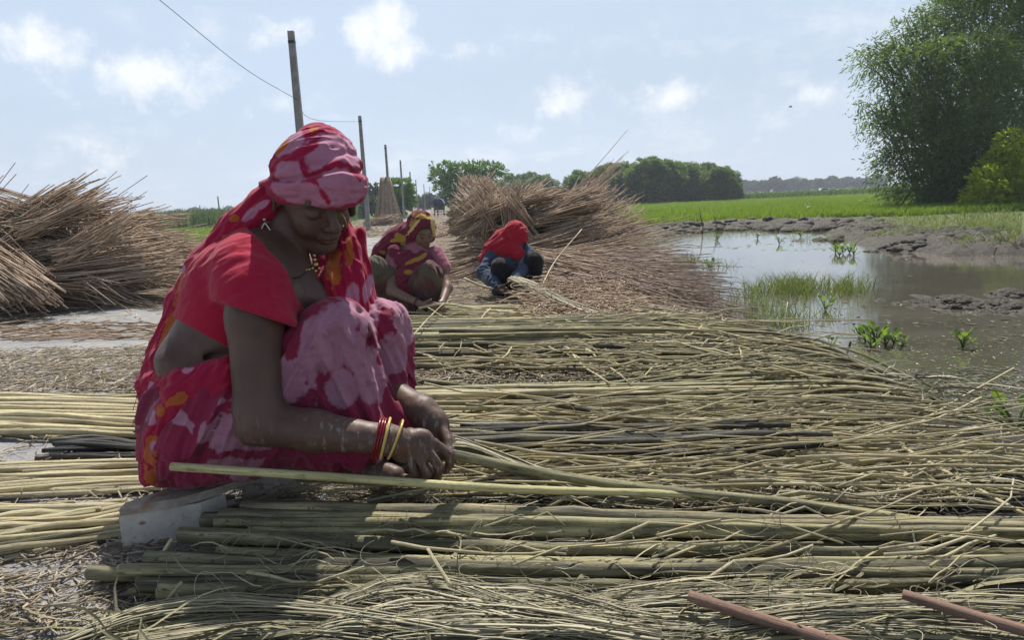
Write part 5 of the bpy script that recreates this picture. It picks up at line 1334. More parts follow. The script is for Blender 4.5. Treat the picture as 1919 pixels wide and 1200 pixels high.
# nails are too small to show; knuckle dents between the fingers
for a in ((812, 858, 1.335), (797, 870, 1.33), (782, 876, 1.33)): S.cone(P(*a), P(a[0] - 10, a[1] - 14, a[2] - .004), .0025, .0015, .006, '-')
def skin_attr(V):
    x, y = vproj(V); q = V - HO
    f, r, u = q @ HF[0], q @ HF[1], q @ HF[2]
    lip = np.exp(-((u + .051) / .0105) ** 4 - (r / .023) ** 4) * (f > .088) * (y < 500)
    ink = np.zeros(len(V))
    for s in (-1, 1):
        ink = np.maximum(ink, .85 * np.exp(-((u - .030 - .05 * np.abs(np.abs(r) - .03)) / .0035) ** 2 - ((r * s - .034) / .020) ** 4) * (f > .06))         # eyebrows
        ink = np.maximum(ink, .9 * np.exp(-((u - .0035 + .10 * np.abs(np.abs(r) - .031)) / .0022) ** 2 - ((r * s - .031) / .014) ** 4) * (f > .07))       # lash lines of the lowered lids
    dust = sstep(520, 640, x) * sstep(740, 800, y) + .9 * sstep(770, 830, y) * sstep(560, 470, x)
    return {'lip': lip, 'ink': ink * (y < 440), 'dust': np.clip(dust, 0, 1)}
finish('body', S, M_skin, W1, lambda V: .0007 * vnoise(V * 70, 3), 1, extra=skin_attr)

# blouse
S = Sdf(P(300, 680, 1.3) - .1, P(620, 420, 1.75) + .1, 0.0033)
add(S, [tuple(list(p[:3]) + ([p[3] + 5, p[4] + 5] if p[0] == 'c' else [p[3]]) if p[0] == 'c' else ('e', p[1], tuple(q + 5 for q in p[2]), p[3])) for p in torso], .03)
add(S, [('c', (500, 480, 1.52), (470, 500, 1.50), 54, 64), ('e', (425, 520, 1.46), (60, 60, 60), 0)], .02)
def bl_disp(V):
    x, y = vproj(V)
    return folds(V, 35, .24, .030, 5, .0022) * sstep(650, 520, y) + folds(V, -70, .12, .016, 9, .0016) * sstep(420, 470, x) + folds(V, 20, .16, .012, 12, .0012)
S.displace(bl_disp)
cutline(S, (341, 604), (428, 652), 1.45, (450, 500))
cutline(S, (478, 447), (572, 582), 1.45, (420, 540))
B2 = Sdf(S.lo, S.lo + (S.n - 1) * S.vox, S.vox)
add(B2, [('c', (458, 508, 1.42), (470, 540, 1.395), 62, 64), ('c', (470, 540, 1.395), (486, 620, 1.362), 65, 69)], .02)
B2.displace(bl_disp)
cutline(B2, (420, 570), (560, 616), 1.38, (460, 500))
k = .022; h = np.clip(.5 + .5 * (S.F - B2.F) / k, 0, 1); S.F = S.F + (B2.F - S.F) * h - k * h * (1 - h)
finish('blouse', S, M_blouse, W1, None, 2)

# lower sari over hips, thighs and knees
S = Sdf(lo, np.array([-.02, 1.86, 0.70]), 0.0033)
skirt = [('e', (384, 796, 1.50), (104, 106, 116), 0), ('c', (335, 846, 1.46), (335, 846, 1.58), 56, 56), ('c', (350, 745, 1.47), (430, 730, 1.44), 62, 70), ('c', (420, 796, 1.46), (633, 624, 1.435), 90, 58), ('c', (633, 624, 1.435), (668, 825, 1.46), 57, 58), ('c', (430, 796, 1.60), (710, 624, 1.60), 86, 54),
         ('c', (710, 624, 1.60), (738, 800, 1.58), 53, 42), ('c', (565, 720, 1.46), (600, 810, 1.46), 62, 66), ('c', (480, 822, 1.46), (610, 838, 1.47), 60, 44), ('c', (640, 700, 1.50), (700, 800, 1.54), 60, 60), ('c', (690, 800, 1.47), (758, 790, 1.49), 38, 14), ('c', (738, 642, 1.60), (718, 604, 1.58), 24, 36), ('c', (306, 876, 1.47), (470, 862, 1.44), 32, 32)]
add(S, skirt, .03)
def sk_disp(V):
    x, y = vproj(V)
    kn = sstep(540, 640, x)
    d = folds(V, -72, .70, .040, 21, .0105) * kn * sstep(560, 640, y) + folds(V, -62, .5, .018, 22, .0048) * kn
    d = d + folds(V, 62, .6, .034, 23, .0100) * (1 - kn) * sstep(940, 800, y) + folds(V, 68, .4, .015, 24, .0042) * (1 - kn)
    d = d + folds(V, 10, .10, .02, 25, .0022)
    return d
S.displace(sk_disp)
cutcorner(S, (300, 722), (428, 668), (505, 500), (505, 700), (380, 600), 1.45)
finish('sari_skirt', S, M_skirt, W1, None, 2, pink=[(640, 595, 44, 30, -10), (612, 655, 40, 50, 60), (582, 640, 24, 50, 10), (665, 660, 26, 50, -20), (690, 720, 22, 40, -20), (640, 730, 30, 40, 10), (690, 600, 20, 30, 10), (750, 640, 16, 30, 20), (460, 770, 20, 50, 20)], orange=[(282, 880, 10, 30, 10)])

# turban
S = Sdf(P(595, 310, 1.5) - .17, P(595, 310, 1.5) + .17, 0.0026)
add(S, [('e', (594, 318, 1.472), (78, 73, 84), -8), ('e', (562, 335, 1.47), (50, 44, 68), 0), ('e', (630, 338, 1.43), (44, 48, 52), 0), ('c', (604, 300, 1.45), (600, 290, 1.53), 55, 54), ('e', (588, 246, 1.49), (14, 10, 13), 0), ('e', (521, 348, 1.49), (17, 20, 26), 0)], .02)
def tb_disp(V):
    x, y = vproj(V)
    yb = np.interp(x, [505, 520, 560, 600, 640, 690], [338, 343, 338, 329, 322, 330])
    yb2 = np.interp(x, [505, 540, 600, 650, 690], [330, 310, 312, 290, 300])
    d = .0090 * sstep(-4, 3, y - yb) - .006 * np.exp(-((y - yb + 5) / 5) ** 2)
    d = d + .005 * sstep(-3, 3, y - yb2) - .004 * np.exp(-((y - yb2 + 4) / 4) ** 2)
    d = d + folds(V, 12, .20, .014, 31, .0022) + folds(V, 28, .25, .026, 32, .0035) * sstep(345, 300, y) + folds(V, -6, .30, .013, 33, .0032) * sstep(330, 345, y)
    return d + .003 * np.exp(-((y - 383) / 5.0) ** 2)
S.displace(tb_disp)
S.cut(H1(0, 0, .006), HF[2] - .24 * HF[0] + .03 * HF[1])
finish('headscarf', S, M_turban, W1, None, 2,
       pink=[(622, 292, 60, 40, -10), (648, 350, 44, 40, 20), (562, 362, 54, 22, 14), (600, 338, 40, 16, -12), (546, 322, 34, 24, -30), (545, 270, 30, 18, -50), (606, 372, 28, 16, 10)], orange=[(530, 270, 7, 22, 30), (588, 242, 9, 6, 0)],
       lines=[([(561, 290), (573, 329), (595, 346), (617, 380)], 4), ([(580, 330), (600, 320), (629, 305), (653, 310), (676, 336)], 4.5), ([(510, 300), (560, 290), (600, 255)], 7), ([(515, 340), (560, 342), (600, 330)], 2.5), ([(520, 385), (630, 398), (690, 375)], 6)])

# scarf tail and the sari end hanging down her back
S = Sdf(lo, np.array([-.25, 1.86, 0.95]), 0.0033)
tail = chain([(520, 362, 1.46, 20), (495, 385, 1.47, 27), (455, 425, 1.48, 30), (415, 462, 1.49, 26), (385, 500, 1.50, 19), (352, 560, 1.51, 18), (325, 620, 1.515, 16), (303, 670, 1.50, 15), (292, 715, 1.49, 17)])
tail += chain([(500, 372, 1.52, 22), (440, 430, 1.56, 30), (385, 500, 1.58, 30), (345, 570, 1.59, 30), (312, 650, 1.58, 26), (290, 720, 1.56, 26), (285, 800, 1.54, 26)])
tail += chain([(412, 470, 1.47, 12), (392, 505, 1.475, 9), (368, 548, 1.485, 8)])
tail += [('c', (292, 715, 1.47), (345, 718, 1.385), 22, 24), ('c', (345, 718, 1.385), (430, 688, 1.372), 24, 20), ('c', (345, 735, 1.385), (425, 720, 1.37), 22, 18), ('c', (335, 745, 1.385), (305, 820, 1.405), 30, 28), ('c', (305, 820, 1.405), (288, 890, 1.43), 26, 22), ('c', (300, 740, 1.45), (285, 850, 1.47), 26, 24)]
add(S, tail, .014)
def tl_disp(V):
    x, y = vproj(V)
    d = folds(V, 45, .24, .020, 41, .0050) * sstep(560, 480, y) + folds(V, 62, .24, .018, 42, .0045) * sstep(500, 560, y) * sstep(720, 690, y)
    return d + folds(V, 25, .2, .022, 43, .0055) * sstep(690, 720, y) * sstep(800, 760, y) + folds(V, 70, .2, .020, 44, .005) * sstep(760, 800, y) + folds(V, 40, .06, .012, 45, .0015)
finish('sari_drape', S, M_drape, W1, tl_disp, 2, pink=[(470, 400, 22, 9, -40), (490, 385, 16, 7, -30)],
       orange=[(345, 540, 14, 42, 20), (440, 410, 9, 6, 0), (420, 445, 7, 5, 0), (283, 845, 12, 34, 10), (332, 748, 24, 10, -25), (290, 895, 18, 16, 0), (318, 610, 8, 40, 25), (300, 770, 8, 12, 0)],
       extra=lambda V: {'dots': ((vproj(V)[1] > 690) | (vproj(V)[1] < 520)).astype(float)})
# the end that falls over her far shoulder to the knees
S = Sdf(P(660, 480, 1.55) - .2, P(660, 480, 1.55) + .2, 0.003)
add(S, chain([(640, 420, 1.58, 16), (652, 470, 1.57, 24), (655, 520, 1.56, 34), (668, 575, 1.56, 34)]) + chain([(672, 440, 1.60, 12), (680, 500, 1.59, 15), (690, 570, 1.59, 18)]) + chain([(606, 466, 1.60, 22), (616, 490, 1.57, 22), (622, 530, 1.53, 22), (640, 585, 1.53, 26)]), .012)
finish('sari_front', S, M_drape, W1, lambda V: folds(V, -80, .2, .018, 51, .005) + folds(V, -75, .1, .009, 52, .002), 2, pink=[(660, 560, 14, 26, 0), (690, 540, 9, 30, 10)], orange=[(626, 505, 14, 36, 0), (655, 470, 8, 30, 0)], extra=lambda V: {'dots': np.zeros(len(V))})
# hair under the scarf, at the nape and at the far temple
S = Sdf(HO - .15, HO + .15, .003)
add(S, [('E', H1(-.010, 0, .034), np.array(HF), np.array([.080, .0745, .076])), ('C', H1(-.05, .035, -.01), H1(-.06, .02, -.055), .028, .026, {'k': .02}), ('C', H1(.066, -.062, .022), H1(.058, -.074, -.03), .016, .010, {'k': .01})], .01)
S.cut(H1(.030, .078, .0), -HF[0] * 1.0 + HF[2] * .95 - HF[1] * .75)
S.cut(H1(0, 0, .014), -HF[2] + .1 * HF[0]); S.cut(H1(.050, 0, 0), -HF[0] - .9 * HF[1])
finish('hair', S, M_hair, W1, lambda V: .0012 * vnoise(V * np.array([60, 60, 400]), 9), 1)
# fringe threads of the sari end
r = np.random.default_rng(9); pl = []
for (a, b, dd, ang) in [(300, 640, 1.56, 200), (292, 665, 1.56, 190), (285, 690, 1.55, 205), (300, 690, 1.50, 215), (284, 730, 1.5, 200), (282, 760, 1.5, 195)]:
    for _ in range(16):
        p0 = P(a + r.normal(0, 7), b + r.normal(0, 8), dd); an = R(ang + r.normal(0, 25)); L = r.uniform(.01, .032); s = np.linspace(0, 1, 6)[:, None]
        d = math.cos(an) * _r + math.sin(an) * _u; pl.append(p0 + d * L * s + np.array([0, 0, -1.0]) * L * .8 * s ** 2 + r.normal(0, .0012, (6, 3)))
pl = np.array(pl) - np.array(W1.location); v, q, tu = tubes(pl, np.full(pl.shape[:2], .0009), 3)
o = link('fringe', mesh('fringe', v, q, M_drape, True, {'tu': tu, 'pink': np.full(len(v), -1.0), 'orange': np.full(len(v), -1.0), 'dots': np.zeros(len(v))}), W1); o['kind'] = 'stuff'
# jewellery
fa = P(745, 828, 1.33) - P(590, 806, 1.335)
for (a, b, dd, rr, tr, mt, tilt) in [(706, 821, 1.328, .0385, .0022, M_bred, .1), (711, 821, 1.328, .0385, .0022, M_bred, .12), (716, 822, 1.328, .0385, .0022, M_bred, .1), (722, 822, 1.328, .0390, .0028, M_byel, .14), (741, 824, 1.33, .0385, .0024, M_byel, .30)]:
    ring('bangle', W1, P(a, b, dd), fa / np.linalg.norm(fa) + tilt * np.array([0, 0, 1.0]) * -1 + np.array([0, .15, 0]), rr, tr, mt)
fb_ = P(806, 786, 1.48) - P(770, 758, 1.50)
for (a, b, dd, mt) in [(789, 769, 1.492, M_bred), (792, 772, 1.49, M_byel), (796, 776, 1.487, M_bred)]: ring('bangle', W1, P(a, b, dd), fb_, .032, .0024, mt)
e0 = H1(-.004, .083, -.030)
sd_ = HF[1]
tri = [e0 + sd_ * .004 + np.array(v) for v in [(0, 0, -.004)]]
T = e0 + sd_ * .013; dn = np.array([0, 0, -1.0]); sx_ = _r
lp = np.array([T + dn * .012, T + dn * .034 - sx_ * .013, T + dn * .034 + sx_ * .013, T + dn * .012]) - np.array(W1.location)
lp = np.concatenate([np.linspace(lp[i], lp[i + 1], 6)[:-1] for i in range(3)] + [lp[-1:]])
v, q, tu = tubes(lp[None], np.full((1, len(lp)), .0016), 6); er = link('earring', mesh('earring', v, q, M_silver, True, {'tu': tu}), W1)
def bead(name, parent, c, r, mat, offp):
    th = np.linspace(0, math.pi, 7); ph = np.linspace(0, 2 * math.pi, 11)[:-1]
    v = np.array([(r * math.sin(a) * math.cos(b), r * math.sin(a) * math.sin(b), r * math.cos(a)) for a in th for b in ph]) + np.asarray(c) - np.asarray(offp)
    i = np.arange(60).reshape(6, 10); f = np.stack([i, i + 10, np.roll(i, -1, 1) + 10, np.roll(i, -1, 1)], -1).reshape(-1, 4)
    return link(name, mesh(name, v, f, mat, True), parent)
for dx in (-.013, -.004, .005, .013): bead('bead', er, T + dn * .0365 + sx_ * dx, .003, M_silver, W1.location)
bead('bead', er, T + dn * .006, .0042, M_silver, W1.location)
ring('nose_ring', W1, H1(.108, -.016, -.006), HF[1] * .8 + HF[0] * .25, .0165, .0007, M_gold, 1.25)
bead('nose_stud', W1, H1(.110, -.0215, -.019), .0026, M_silver, W1.location)
nk = curve_pts([P(512, 470, 1.455), P(530, 512, 1.44), P(560, 520, 1.42), P(590, 492, 1.43), P(612, 470, 1.46)], 24)
v, q, tu = tubes((nk - np.array(W1.location))[None], np.full((1, 24), .0014), 6); nkl = link('necklace', mesh('necklace', v, q, M_hair, True, {'tu': tu}), W1)
for i, (a, b, rr) in enumerate([(590, 487, .0035), (592, 496, .005), (586, 503, .003), (598, 503, .003), (580, 505, .0028), (592, 508, .003), (589, 479, .003), (601, 510, .0024), (575, 506, .0024)]): bead('pendant_bead', nkl, P(a, b, 1.418), rr, M_gold, W1.location)

# ------------------------------------------------------------------ the stool under her
t = NT('weathered_stool'); p_ = t.pos(); na = t.noise(p_, 14, 4, .65); nb = t.noise(t.vmul(p_, (1, 1, 1)), 90, 3, .6); nc = t.noise(p_, 22, 3, .5)
c = t.ramp(na, [(.3, (.42, .39, .35)), (.7, (.62, .58, .53))]); c = t.mix(t.fac(nc, .62, .72), c, (.26, .12, .075)); c = t.mix(t.math('MULTIPLY', t.fac(nb, .55, .75), .5), c, (.16, .14, .12))
t.bsdf(c, .85, t.bump(t.math('ADD', na, nb), .35, .004)); M_stool = t.m
t = NT('stool_board'); p_ = t.pos(); na = t.noise(t.vmul(p_, (40, 8, 40)), 1, 4, .65); nc = t.noise(p_, 26, 3, .5)
c = t.ramp(na, [(.3, (.22, .19, .16)), (.7, (.40, .355, .30))]); c = t.mix(t.fac(nc, .58, .7), c, (.30, .17, .11)); t.bsdf(c, .85, t.bump(na, .5, .004)); M_board = t.m
a0 = G(231, 1030, 0.018); a1 = G(383, 1003, 0.018); ex = (a1 - a0); wS = np.linalg.norm(ex); ex /= wS; ey = np.array([-ex[1], ex[0], 0])
ly = G(490, 905, .145) - G(385, 945, .145); ly[2] = 0; ly /= np.linalg.norm(ly)
HS = .088 + .001
ST = thing('low_stool', 'low grey wooden stool with clipped corners under the turbaned woman', 'stool', (a0[0], a0[1], 0.0))
def prism(poly, z0, z1, bev=.003):
    """upright prism with a small bevel on the top edge"""
    poly = np.asarray(poly, float); n = len(poly); c = poly.mean(0); ins = c + (poly - c) * (1 - bev / np.linalg.norm(poly - c, axis=1, keepdims=True))
    v = np.vstack([np.column_stack([poly, np.full(n, z0)]), np.column_stack([poly, np.full(n, z1 - bev)]), np.column_stack([ins, np.full(n, z1)])])
    q = [(i + k * n, (i + 1) % n + k * n, (i + 1) % n + (k + 1) * n, i + (k + 1) * n) for k in (0, 1) for i in range(n)]
    return v, [np.array(q), np.array([[2 * n + i for i in range(n)]]), np.array([[n - 1 - i for i in range(n)]])]
def SL(u, w): return (u * ex + w * ly)[:2]
LS = .34
pad = .009
v, f = prism([SL(-pad, .022), SL(.022, -.020), SL(wS - .022, -.020), SL(wS + pad, .022), SL(wS + pad, LS - .03), SL(wS - .02, LS), SL(.02, LS), SL(-pad, LS - .03)], HS + .004, HS + .021)
link('seat_board', mesh('seat_board', v, f, M_board, False), ST)
for w0, w1 in ((0.0, .055), (LS - .075, LS - .02)):
    v, f = prism([SL(0, w0), SL(wS, w0), SL(wS, w1), SL(0, w1)], 0.012, HS)
    link('leg_block', mesh('leg_block', v, f, M_stool, False), ST)

# ------------------------------------------------------------------ woman in the maroon and yellow sari
MAR, YEL, OLV = (0.15, 0.018, 0.042), (0.40, 0.25, 0.045), (0.10, 0.08, 0.052)
M_sari2 = cloth_mat('maroon_sari', MAR, YEL, (.56, .44, .18), transl=.15)
M_skirt2 = cloth_mat('olive_skirt', OLV, (.10, .03, .035), YEL, noise_patch=3.0, dirt=.5)
M_bl2 = cloth_mat('pink_blouse', (.32, .11, .155), PINK, ORAN)
W2 = thing('person', 'squatting woman in pink blouse and maroon scarf with yellow flowers, bent over stalks', 'person', tuple(P(760, 578, 5.25)))
D = 5.2
F2 = head_frame(28, 24, 4); O2 = P(790, 436, D - .02); hp2, H2 = head_prims(O2, F2, 1.02)
blo, bhi = P(665, 600, D) - np.array([.05, .55, .05]), P(860, 385, D) + np.array([.05, .5, .1])
bhi = np.maximum(bhi, blo + .1)
S = Sdf(blo, bhi, .0075)
add(S, [('c', (765, 545, D + .1), (770, 500, D + .08), 34, 30), ('c', (770, 500, D + .06), (780, 475, D + .02), 30, 24), ('C', H2(-.02, 0, -.03), P(780, 478, D + .02), .05, .055, {'k': .03}),
        ('c', (742, 478, D), (735, 505, D - .06), 13, 12), ('c', (735, 505, D - .06), (735, 545, D - .16), 12, 10), ('c', (735, 545, D - .16), (788, 570, D - .32), 10, 6.5),
        ('c', (815, 478, D), (830, 505, D - .04), 13, 12), ('c', (830, 505, D - .04), (838, 540, D - .14), 11, 9.5), ('c', (838, 540, D - .14), (828, 568, D - .3), 9.5, 7), ('e', (800, 572, D - .33), (12, 6, 8), -10), ('e', (824, 571, D - .32), (8, 7, 8), 0),
        ('c', (775, 540, D), (702, 505, D - .1), 22, 16), ('c', (702, 505, D - .1), (700, 575, D), 15, 11), ('c', (775, 540, D), (806, 512, D - .2), 22, 16), ('c', (806, 512, D - .2), (800, 578, D - .1), 15, 11)], .03)
add(S, hp2)
for fs in ([(806, 573, D - .34, 3), (816, 577, D - .37, 2.6), (822, 577, D - .38, 2.2)], [(806, 570, D - .34, 3), (818, 573, D - .38, 2.6), (824, 573, D - .39, 2.2)], [(804, 567, D - .34, 3), (816, 569, D - .38, 2.6), (822, 570, D - .39, 2.2)], [(803, 575, D - .33, 2.8), (811, 580, D - .36, 2.4)], [(798, 566, D - .35, 3), (808, 562, D - .38, 2.6)],
           [(820, 574, D - .33, 3), (814, 580, D - .37, 2.4)], [(824, 575, D - .33, 3), (820, 582, D - .37, 2.4)], [(828, 575, D - .33, 3), (826, 582, D - .36, 2.4)], [(831, 573, D - .33, 2.6), (831, 580, D - .35, 2.2)], [(816, 570, D - .34, 3), (808, 575, D - .37, 2.4)]):
    add(S, chain(fs), .006)
def skin2(V):
    q = V - O2; f, r, u = q @ F2[0], q @ F2[1], q @ F2[2]; x, y = vproj(V)
    ink = np.zeros(len(V))
    for s in (-1, 1):
        ink = np.maximum(ink, .7 * np.exp(-((u - .032) / .006) ** 2 - ((r * s - .034) / .020) ** 4) * (f > .06)); ink = np.maximum(ink, .95 * np.exp(-((u - .006) / .0065) ** 2 - ((r * s - .031) / .015) ** 4) * (f > .06))
    return {'lip': np.exp(-((u + .051) / .012) ** 4 - (r / .024) ** 4) * (f > .08), 'ink': ink * (y < 480), 'dust': sstep(500, 530, y)}
finish('body', S, M_skin2, W2, None, 2, extra=skin2)
S = Sdf(blo, bhi, .0075)
add(S, [('c', (742, 476, D), (734, 500, D - .06), 15.5, 15), ('c', (816, 476, D), (830, 502, D - .04), 15.5, 15), ('c', (770, 505, D + .06), (780, 478, D + .02), 34, 27)], .02)
S.displace(lambda V: folds(V, 60, .1, .03, 61, .004)); cutline(S, (715, 502), (755, 508), D, (740, 480))
S2 = S; 
finish('blouse', S, M_bl2, W2, None, 1)
S = Sdf(blo, bhi, .0075)
add(S, [('c', (775, 545, D + .05), (703, 506, D - .1), 30, 22), ('c', (703, 506, D - .1), (695, 560, D - .04), 22, 20), ('c', (775, 545, D), (806, 514, D - .2), 28, 21), ('c', (806, 514, D - .2), (806, 572, D - .12), 21, 19), ('c', (700, 575, D), (800, 580, D), 16, 18), ('c', (745, 560, D - .02), (765, 580, D - .08), 30, 24)], .04)
S.displace(lambda V: folds(V, -75, .3, .045, 62, .012) + folds(V, -60, .2, .025, 63, .005))
finish('skirt', S, M_skirt2, W2, None, 1, pink=[(790, 560, 16, 30, 0), (730, 560, 14, 20, 0)])
S = Sdf(blo, bhi, .0075)
add(S, [('E', H2(-.02, 0, .05), np.array(F2), np.array([.112, .098, .105])), ('C', H2(-.02, .06, .02), H2(-.03, .085, -.07), .055, .05, {'k': .03}), ('C', H2(-.02, -.06, .02), H2(-.02, -.075, -.06), .05, .035, {'k': .03})] + chain([(765, 440, D + .06, 24), (735, 458, D + .08, 22), (715, 478, D + .08, 16), (704, 488, D + .06, 9)]) + chain([(740, 445, D + .05, 16), (715, 470, D + .04, 14), (700, 490, D + .02, 6)]), .02)
S.displace(lambda V: folds(V, 40, .25, .035, 64, .010) + folds(V, 55, .12, .02, 65, .004))
S.ell(H2(.085, 0, -.03), np.array(F2), (.075, .066, .115), .012, '-')
finish('headscarf', S, M_sari2, W2, None, 1, pink=[(747, 445, 10, 8, 30), (756, 452, 5, 10, 10), (740, 450, 9, 4, -20), (775, 418, 10, 5, -40), (790, 405, 18, 5, 8), (720, 475, 10, 4, 30), (757, 466, 4, 7, 20)], orange=[(812, 425, 4, 22, -10), (775, 425, 3, 20, 40)])
S = Sdf(blo, bhi, .0075)
add(S, chain([(740, 472, D - .06, 12), (765, 495, D - .08, 16), (800, 490, D - .08, 10)]) + chain([(770, 485, D - .06, 16), (760, 520, D - .08, 20), (755, 550, D - .1, 20)]) + chain([(790, 480, D - .08, 10), (790, 500, D - .1, 14), (775, 530, D - .1, 14)]), .02)
S.displace(lambda V: folds(V, 35, .2, .035, 66, .010))
finish('sari_front', S, M_sari2, W2, None, 1, pink=[(772, 490, 14, 4, -25), (790, 482, 14, 4, -35), (765, 510, 8, 5, 0), (785, 505, 12, 4, -30)])
S = Sdf(O2 - .2, O2 + .2, .006)
add(S, [('E', H2(-.012, 0, .040), np.array(F2), np.array([.100, .080, .088]))], .01); S.cut(H2(.068, 0, .052), -F2[0] + F2[2] * .75)
finish('hair', S, M_hair, W2, None, 1)
ring('bangle', W2, P(783, 568, D - .3), P(788, 570, D - .32) - P(735, 545, D - .16), .036, .004, M_hair)

# ------------------------------------------------------------------ person in blue with the red scarf
M_sc3 = cloth_mat('red_scarf', (.36, .012, .03), PINK, ORAN)
M_den = cloth_mat('blue_shirt', (.042, .066, .115), (.12, .15, .20), ORAN, noise_patch=None, dirt=.3)
M_blk = cloth_mat('black_trousers', (.012, .012, .015), PINK, ORAN)
W3 = thing('person', 'squatting person in blue shirt and black trousers, head wrapped in a red scarf', 'person', tuple(P(955, 548, 6.3)))
D = 6.25
F3 = head_frame(38, 34, 5); O3 = P(966, 446, D - .02); hp3, H3 = head_prims(O3, F3, 1.0)
blo, bhi = P(875, 570, D) - np.array([.05, .6, .05]), P(1025, 395, D) + np.array([.05, .5, .1])
S = Sdf(blo, bhi, .008)
arms3 = [('c', (923, 482, D), (908, 512, D - .1), 13, 11), ('c', (908, 512, D - .1), (932, 540, D - .3), 11, 7), ('c', (985, 475, D), (980, 505, D - .12), 13, 10), ('c', (980, 505, D - .12), (966, 524, D - .3), 9.5, 7)]
add(S, [('c', (955, 535, D + .1), (955, 495, D + .05), 28, 30), ('c', (955, 495, D + .05), (960, 475, D), 30, 22), ('C', H3(-.02, 0, -.03), P(958, 476, D), .045, .05, {'k': .03}), ('e', (936, 541, D - .32), (10, 5, 7), -15), ('e', (962, 527, D - .32), (8, 6, 7), 20),
        ('c', (950, 530, D), (937, 502, D - .17), 15, 9), ('c', (937, 502, D - .17), (935, 542, D - .06), 9, 8), ('c', (960, 530, D), (1000, 490, D - .12), 18, 15), ('c', (1000, 490, D - .12), (1000, 540, D), 13, 10)] + arms3, .03)
add(S, hp3)
for fs in ([(942, 542, D - .33, 3), (950, 546, D - .37, 2.2)], [(940, 544, D - .33, 3), (947, 549, D - .36, 2.2)], [(937, 545, D - .33, 3), (942, 551, D - .35, 2.2)], [(943, 539, D - .34, 3), (952, 541, D - .38, 2.2)], [(938, 537, D - .34, 3), (946, 534, D - .37, 2.2)],
           [(958, 530, D - .33, 3), (954, 536, D - .37, 2.2)], [(962, 532, D - .33, 3), (960, 539, D - .36, 2.2)], [(966, 531, D - .33, 3), (966, 538, D - .35, 2.2)], [(957, 527, D - .34, 3), (950, 531, D - .37, 2.2)], [(968, 528, D - .32, 2.6), (970, 534, D - .34, 2.2)]):
    add(S, chain(fs), .006)
finish('body', S, M_skin, W3, None, 2, extra=lambda V: {'lip': np.zeros(len(V)), 'ink': np.zeros(len(V)), 'dust': np.zeros(len(V))})
S = Sdf(blo, bhi, .008)
add(S, [('c', (955, 530, D + .1), (955, 495, D + .05), 31, 34), ('c', (955, 495, D + .05), (956, 484, D + .02), 34, 27)] + [('c', p[1], p[2], p[3] + 2.5, p[4] + 3) for p in arms3], .02)
S.displace(lambda V: folds(V, 60, .15, .03, 71, .008) + folds(V, 0, .1, .025, 72, .005))
finish('shirt', S, M_den, W3, None, 1, pink=[(905, 525, 8, 14, 20), (975, 480, 8, 12, 0)])
S = Sdf(blo, bhi, .008)
add(S, [('c', (950, 535, D + .05), (937, 500, D - .18), 24, 15), ('c', (937, 500, D - .18), (936, 545, D - .06), 15, 14), ('c', (965, 535, D + .05), (1000, 490, D - .12), 20, 17), ('c', (1000, 490, D - .12), (1000, 540, D), 17, 14), ('c', (950, 540, D), (985, 545, D), 16, 16), ('c', (940, 516, D - .16), (972, 516, D - .14), 19, 17)], .03)
S.displace(lambda V: folds(V, 80, .2, .03, 73, .006))
finish('trousers', S, M_blk, W3, None, 1)
S = Sdf(blo, bhi, .008)
add(S, [('E', H3(-.01, 0, .045), np.array(F3), np.array([.118, .098, .105])), ('E', H3(.02, 0, .0), np.array(F3), np.array([.098, .088, .085])), ('c', (945, 455, D + .03), (925, 470, D + .03), 26, 19), ('c', (925, 470, D + .03), (906, 486, D + .02), 18, 9), ('c', (950, 465, D - .02), (968, 474, D - .08), 24, 16)], .025)
S.displace(lambda V: folds(V, 35, .2, .03, 74, .008) + folds(V, 20, .1, .018, 75, .004))
S.ell(H3(.105, 0, -.045), np.array(F3), (.06, .05, .075), .012, '-')
finish('headscarf', S, M_sc3, W3, None, 1)
pl, rad = strands(120, [P(962, 525, D - .36), P(1000, 540, D - .7), G(1060, 575, -.02), G(1160, 610, -.06), G(1300, 650, -.2)], .05, .03, 77, 16, .003, .4, .6)
tag(tube_obj('fibre_hank', pl, rad, S_fibre, 3), 'pale sheet of fibre pulled off by the red scarfed person', 'fibre hank')
single('held_stalk', 'short stalk end between the red scarfed person\'s hands', [P(870, 522, D - .25), P(905, 537, D - .3), P(950, 545, D - .36), P(1000, 552, D - .5)], .012, .009, S_pale)
single('held_stalk', 'stalk held by the woman in the maroon scarf', [P(785, 578, 4.85), P(830, 570, 4.8), P(900, 580, 4.7), G(1000, 590, .0)], .009, .008, S_pale)

# ------------------------------------------------------------------ pond life and flotsam
M_reed = leaf_mat('reed_leaf', (0.075, 0.12, 0.035), (0.17, 0.22, 0.07), 0.4)
M_hya = leaf_mat('hyacinth_leaf', (0.08, 0.17, 0.03), (0.20, 0.32, 0.06), 0.4)
S_scum = stick_mat('pond_scum', [(0.0, (.035, .035, .026)), (.4, (.075, .075, .055)), (.75, (.14, .135, .10)), (1.0, (.32, .30, .24))], .1, .7)
r = np.random.default_rng(81)
XY = []
for (x0, x1, y0, y1, n) in [(1400, 1620, 532, 560, 520), (1440, 1530, 530, 552, 420), (1560, 1620, 535, 552, 200), (1340, 1480, 565, 612, 420), (1240, 1310, 484, 502, 260), (1300, 1380, 498, 506, 80), (1430, 1520, 600, 622, 120), (1390, 1440, 540, 560, 100), (1500, 1600, 590, 600, 40), (1220, 1500, 434, 442, 260), (1480, 1620, 446, 456, 160)]:
    c = np.array([G(a, b, WATER)[:2] for a, b in zip(r.normal((x0 + x1) / 2, (x1 - x0) / 3.6, n), r.uniform(y0, y1, n))]); XY.append(c)
XY = np.vstack(XY)
v, q, rn = blades(XY, np.full(len(XY), WATER - .02), 0.20, 0.0045, 82, .45)
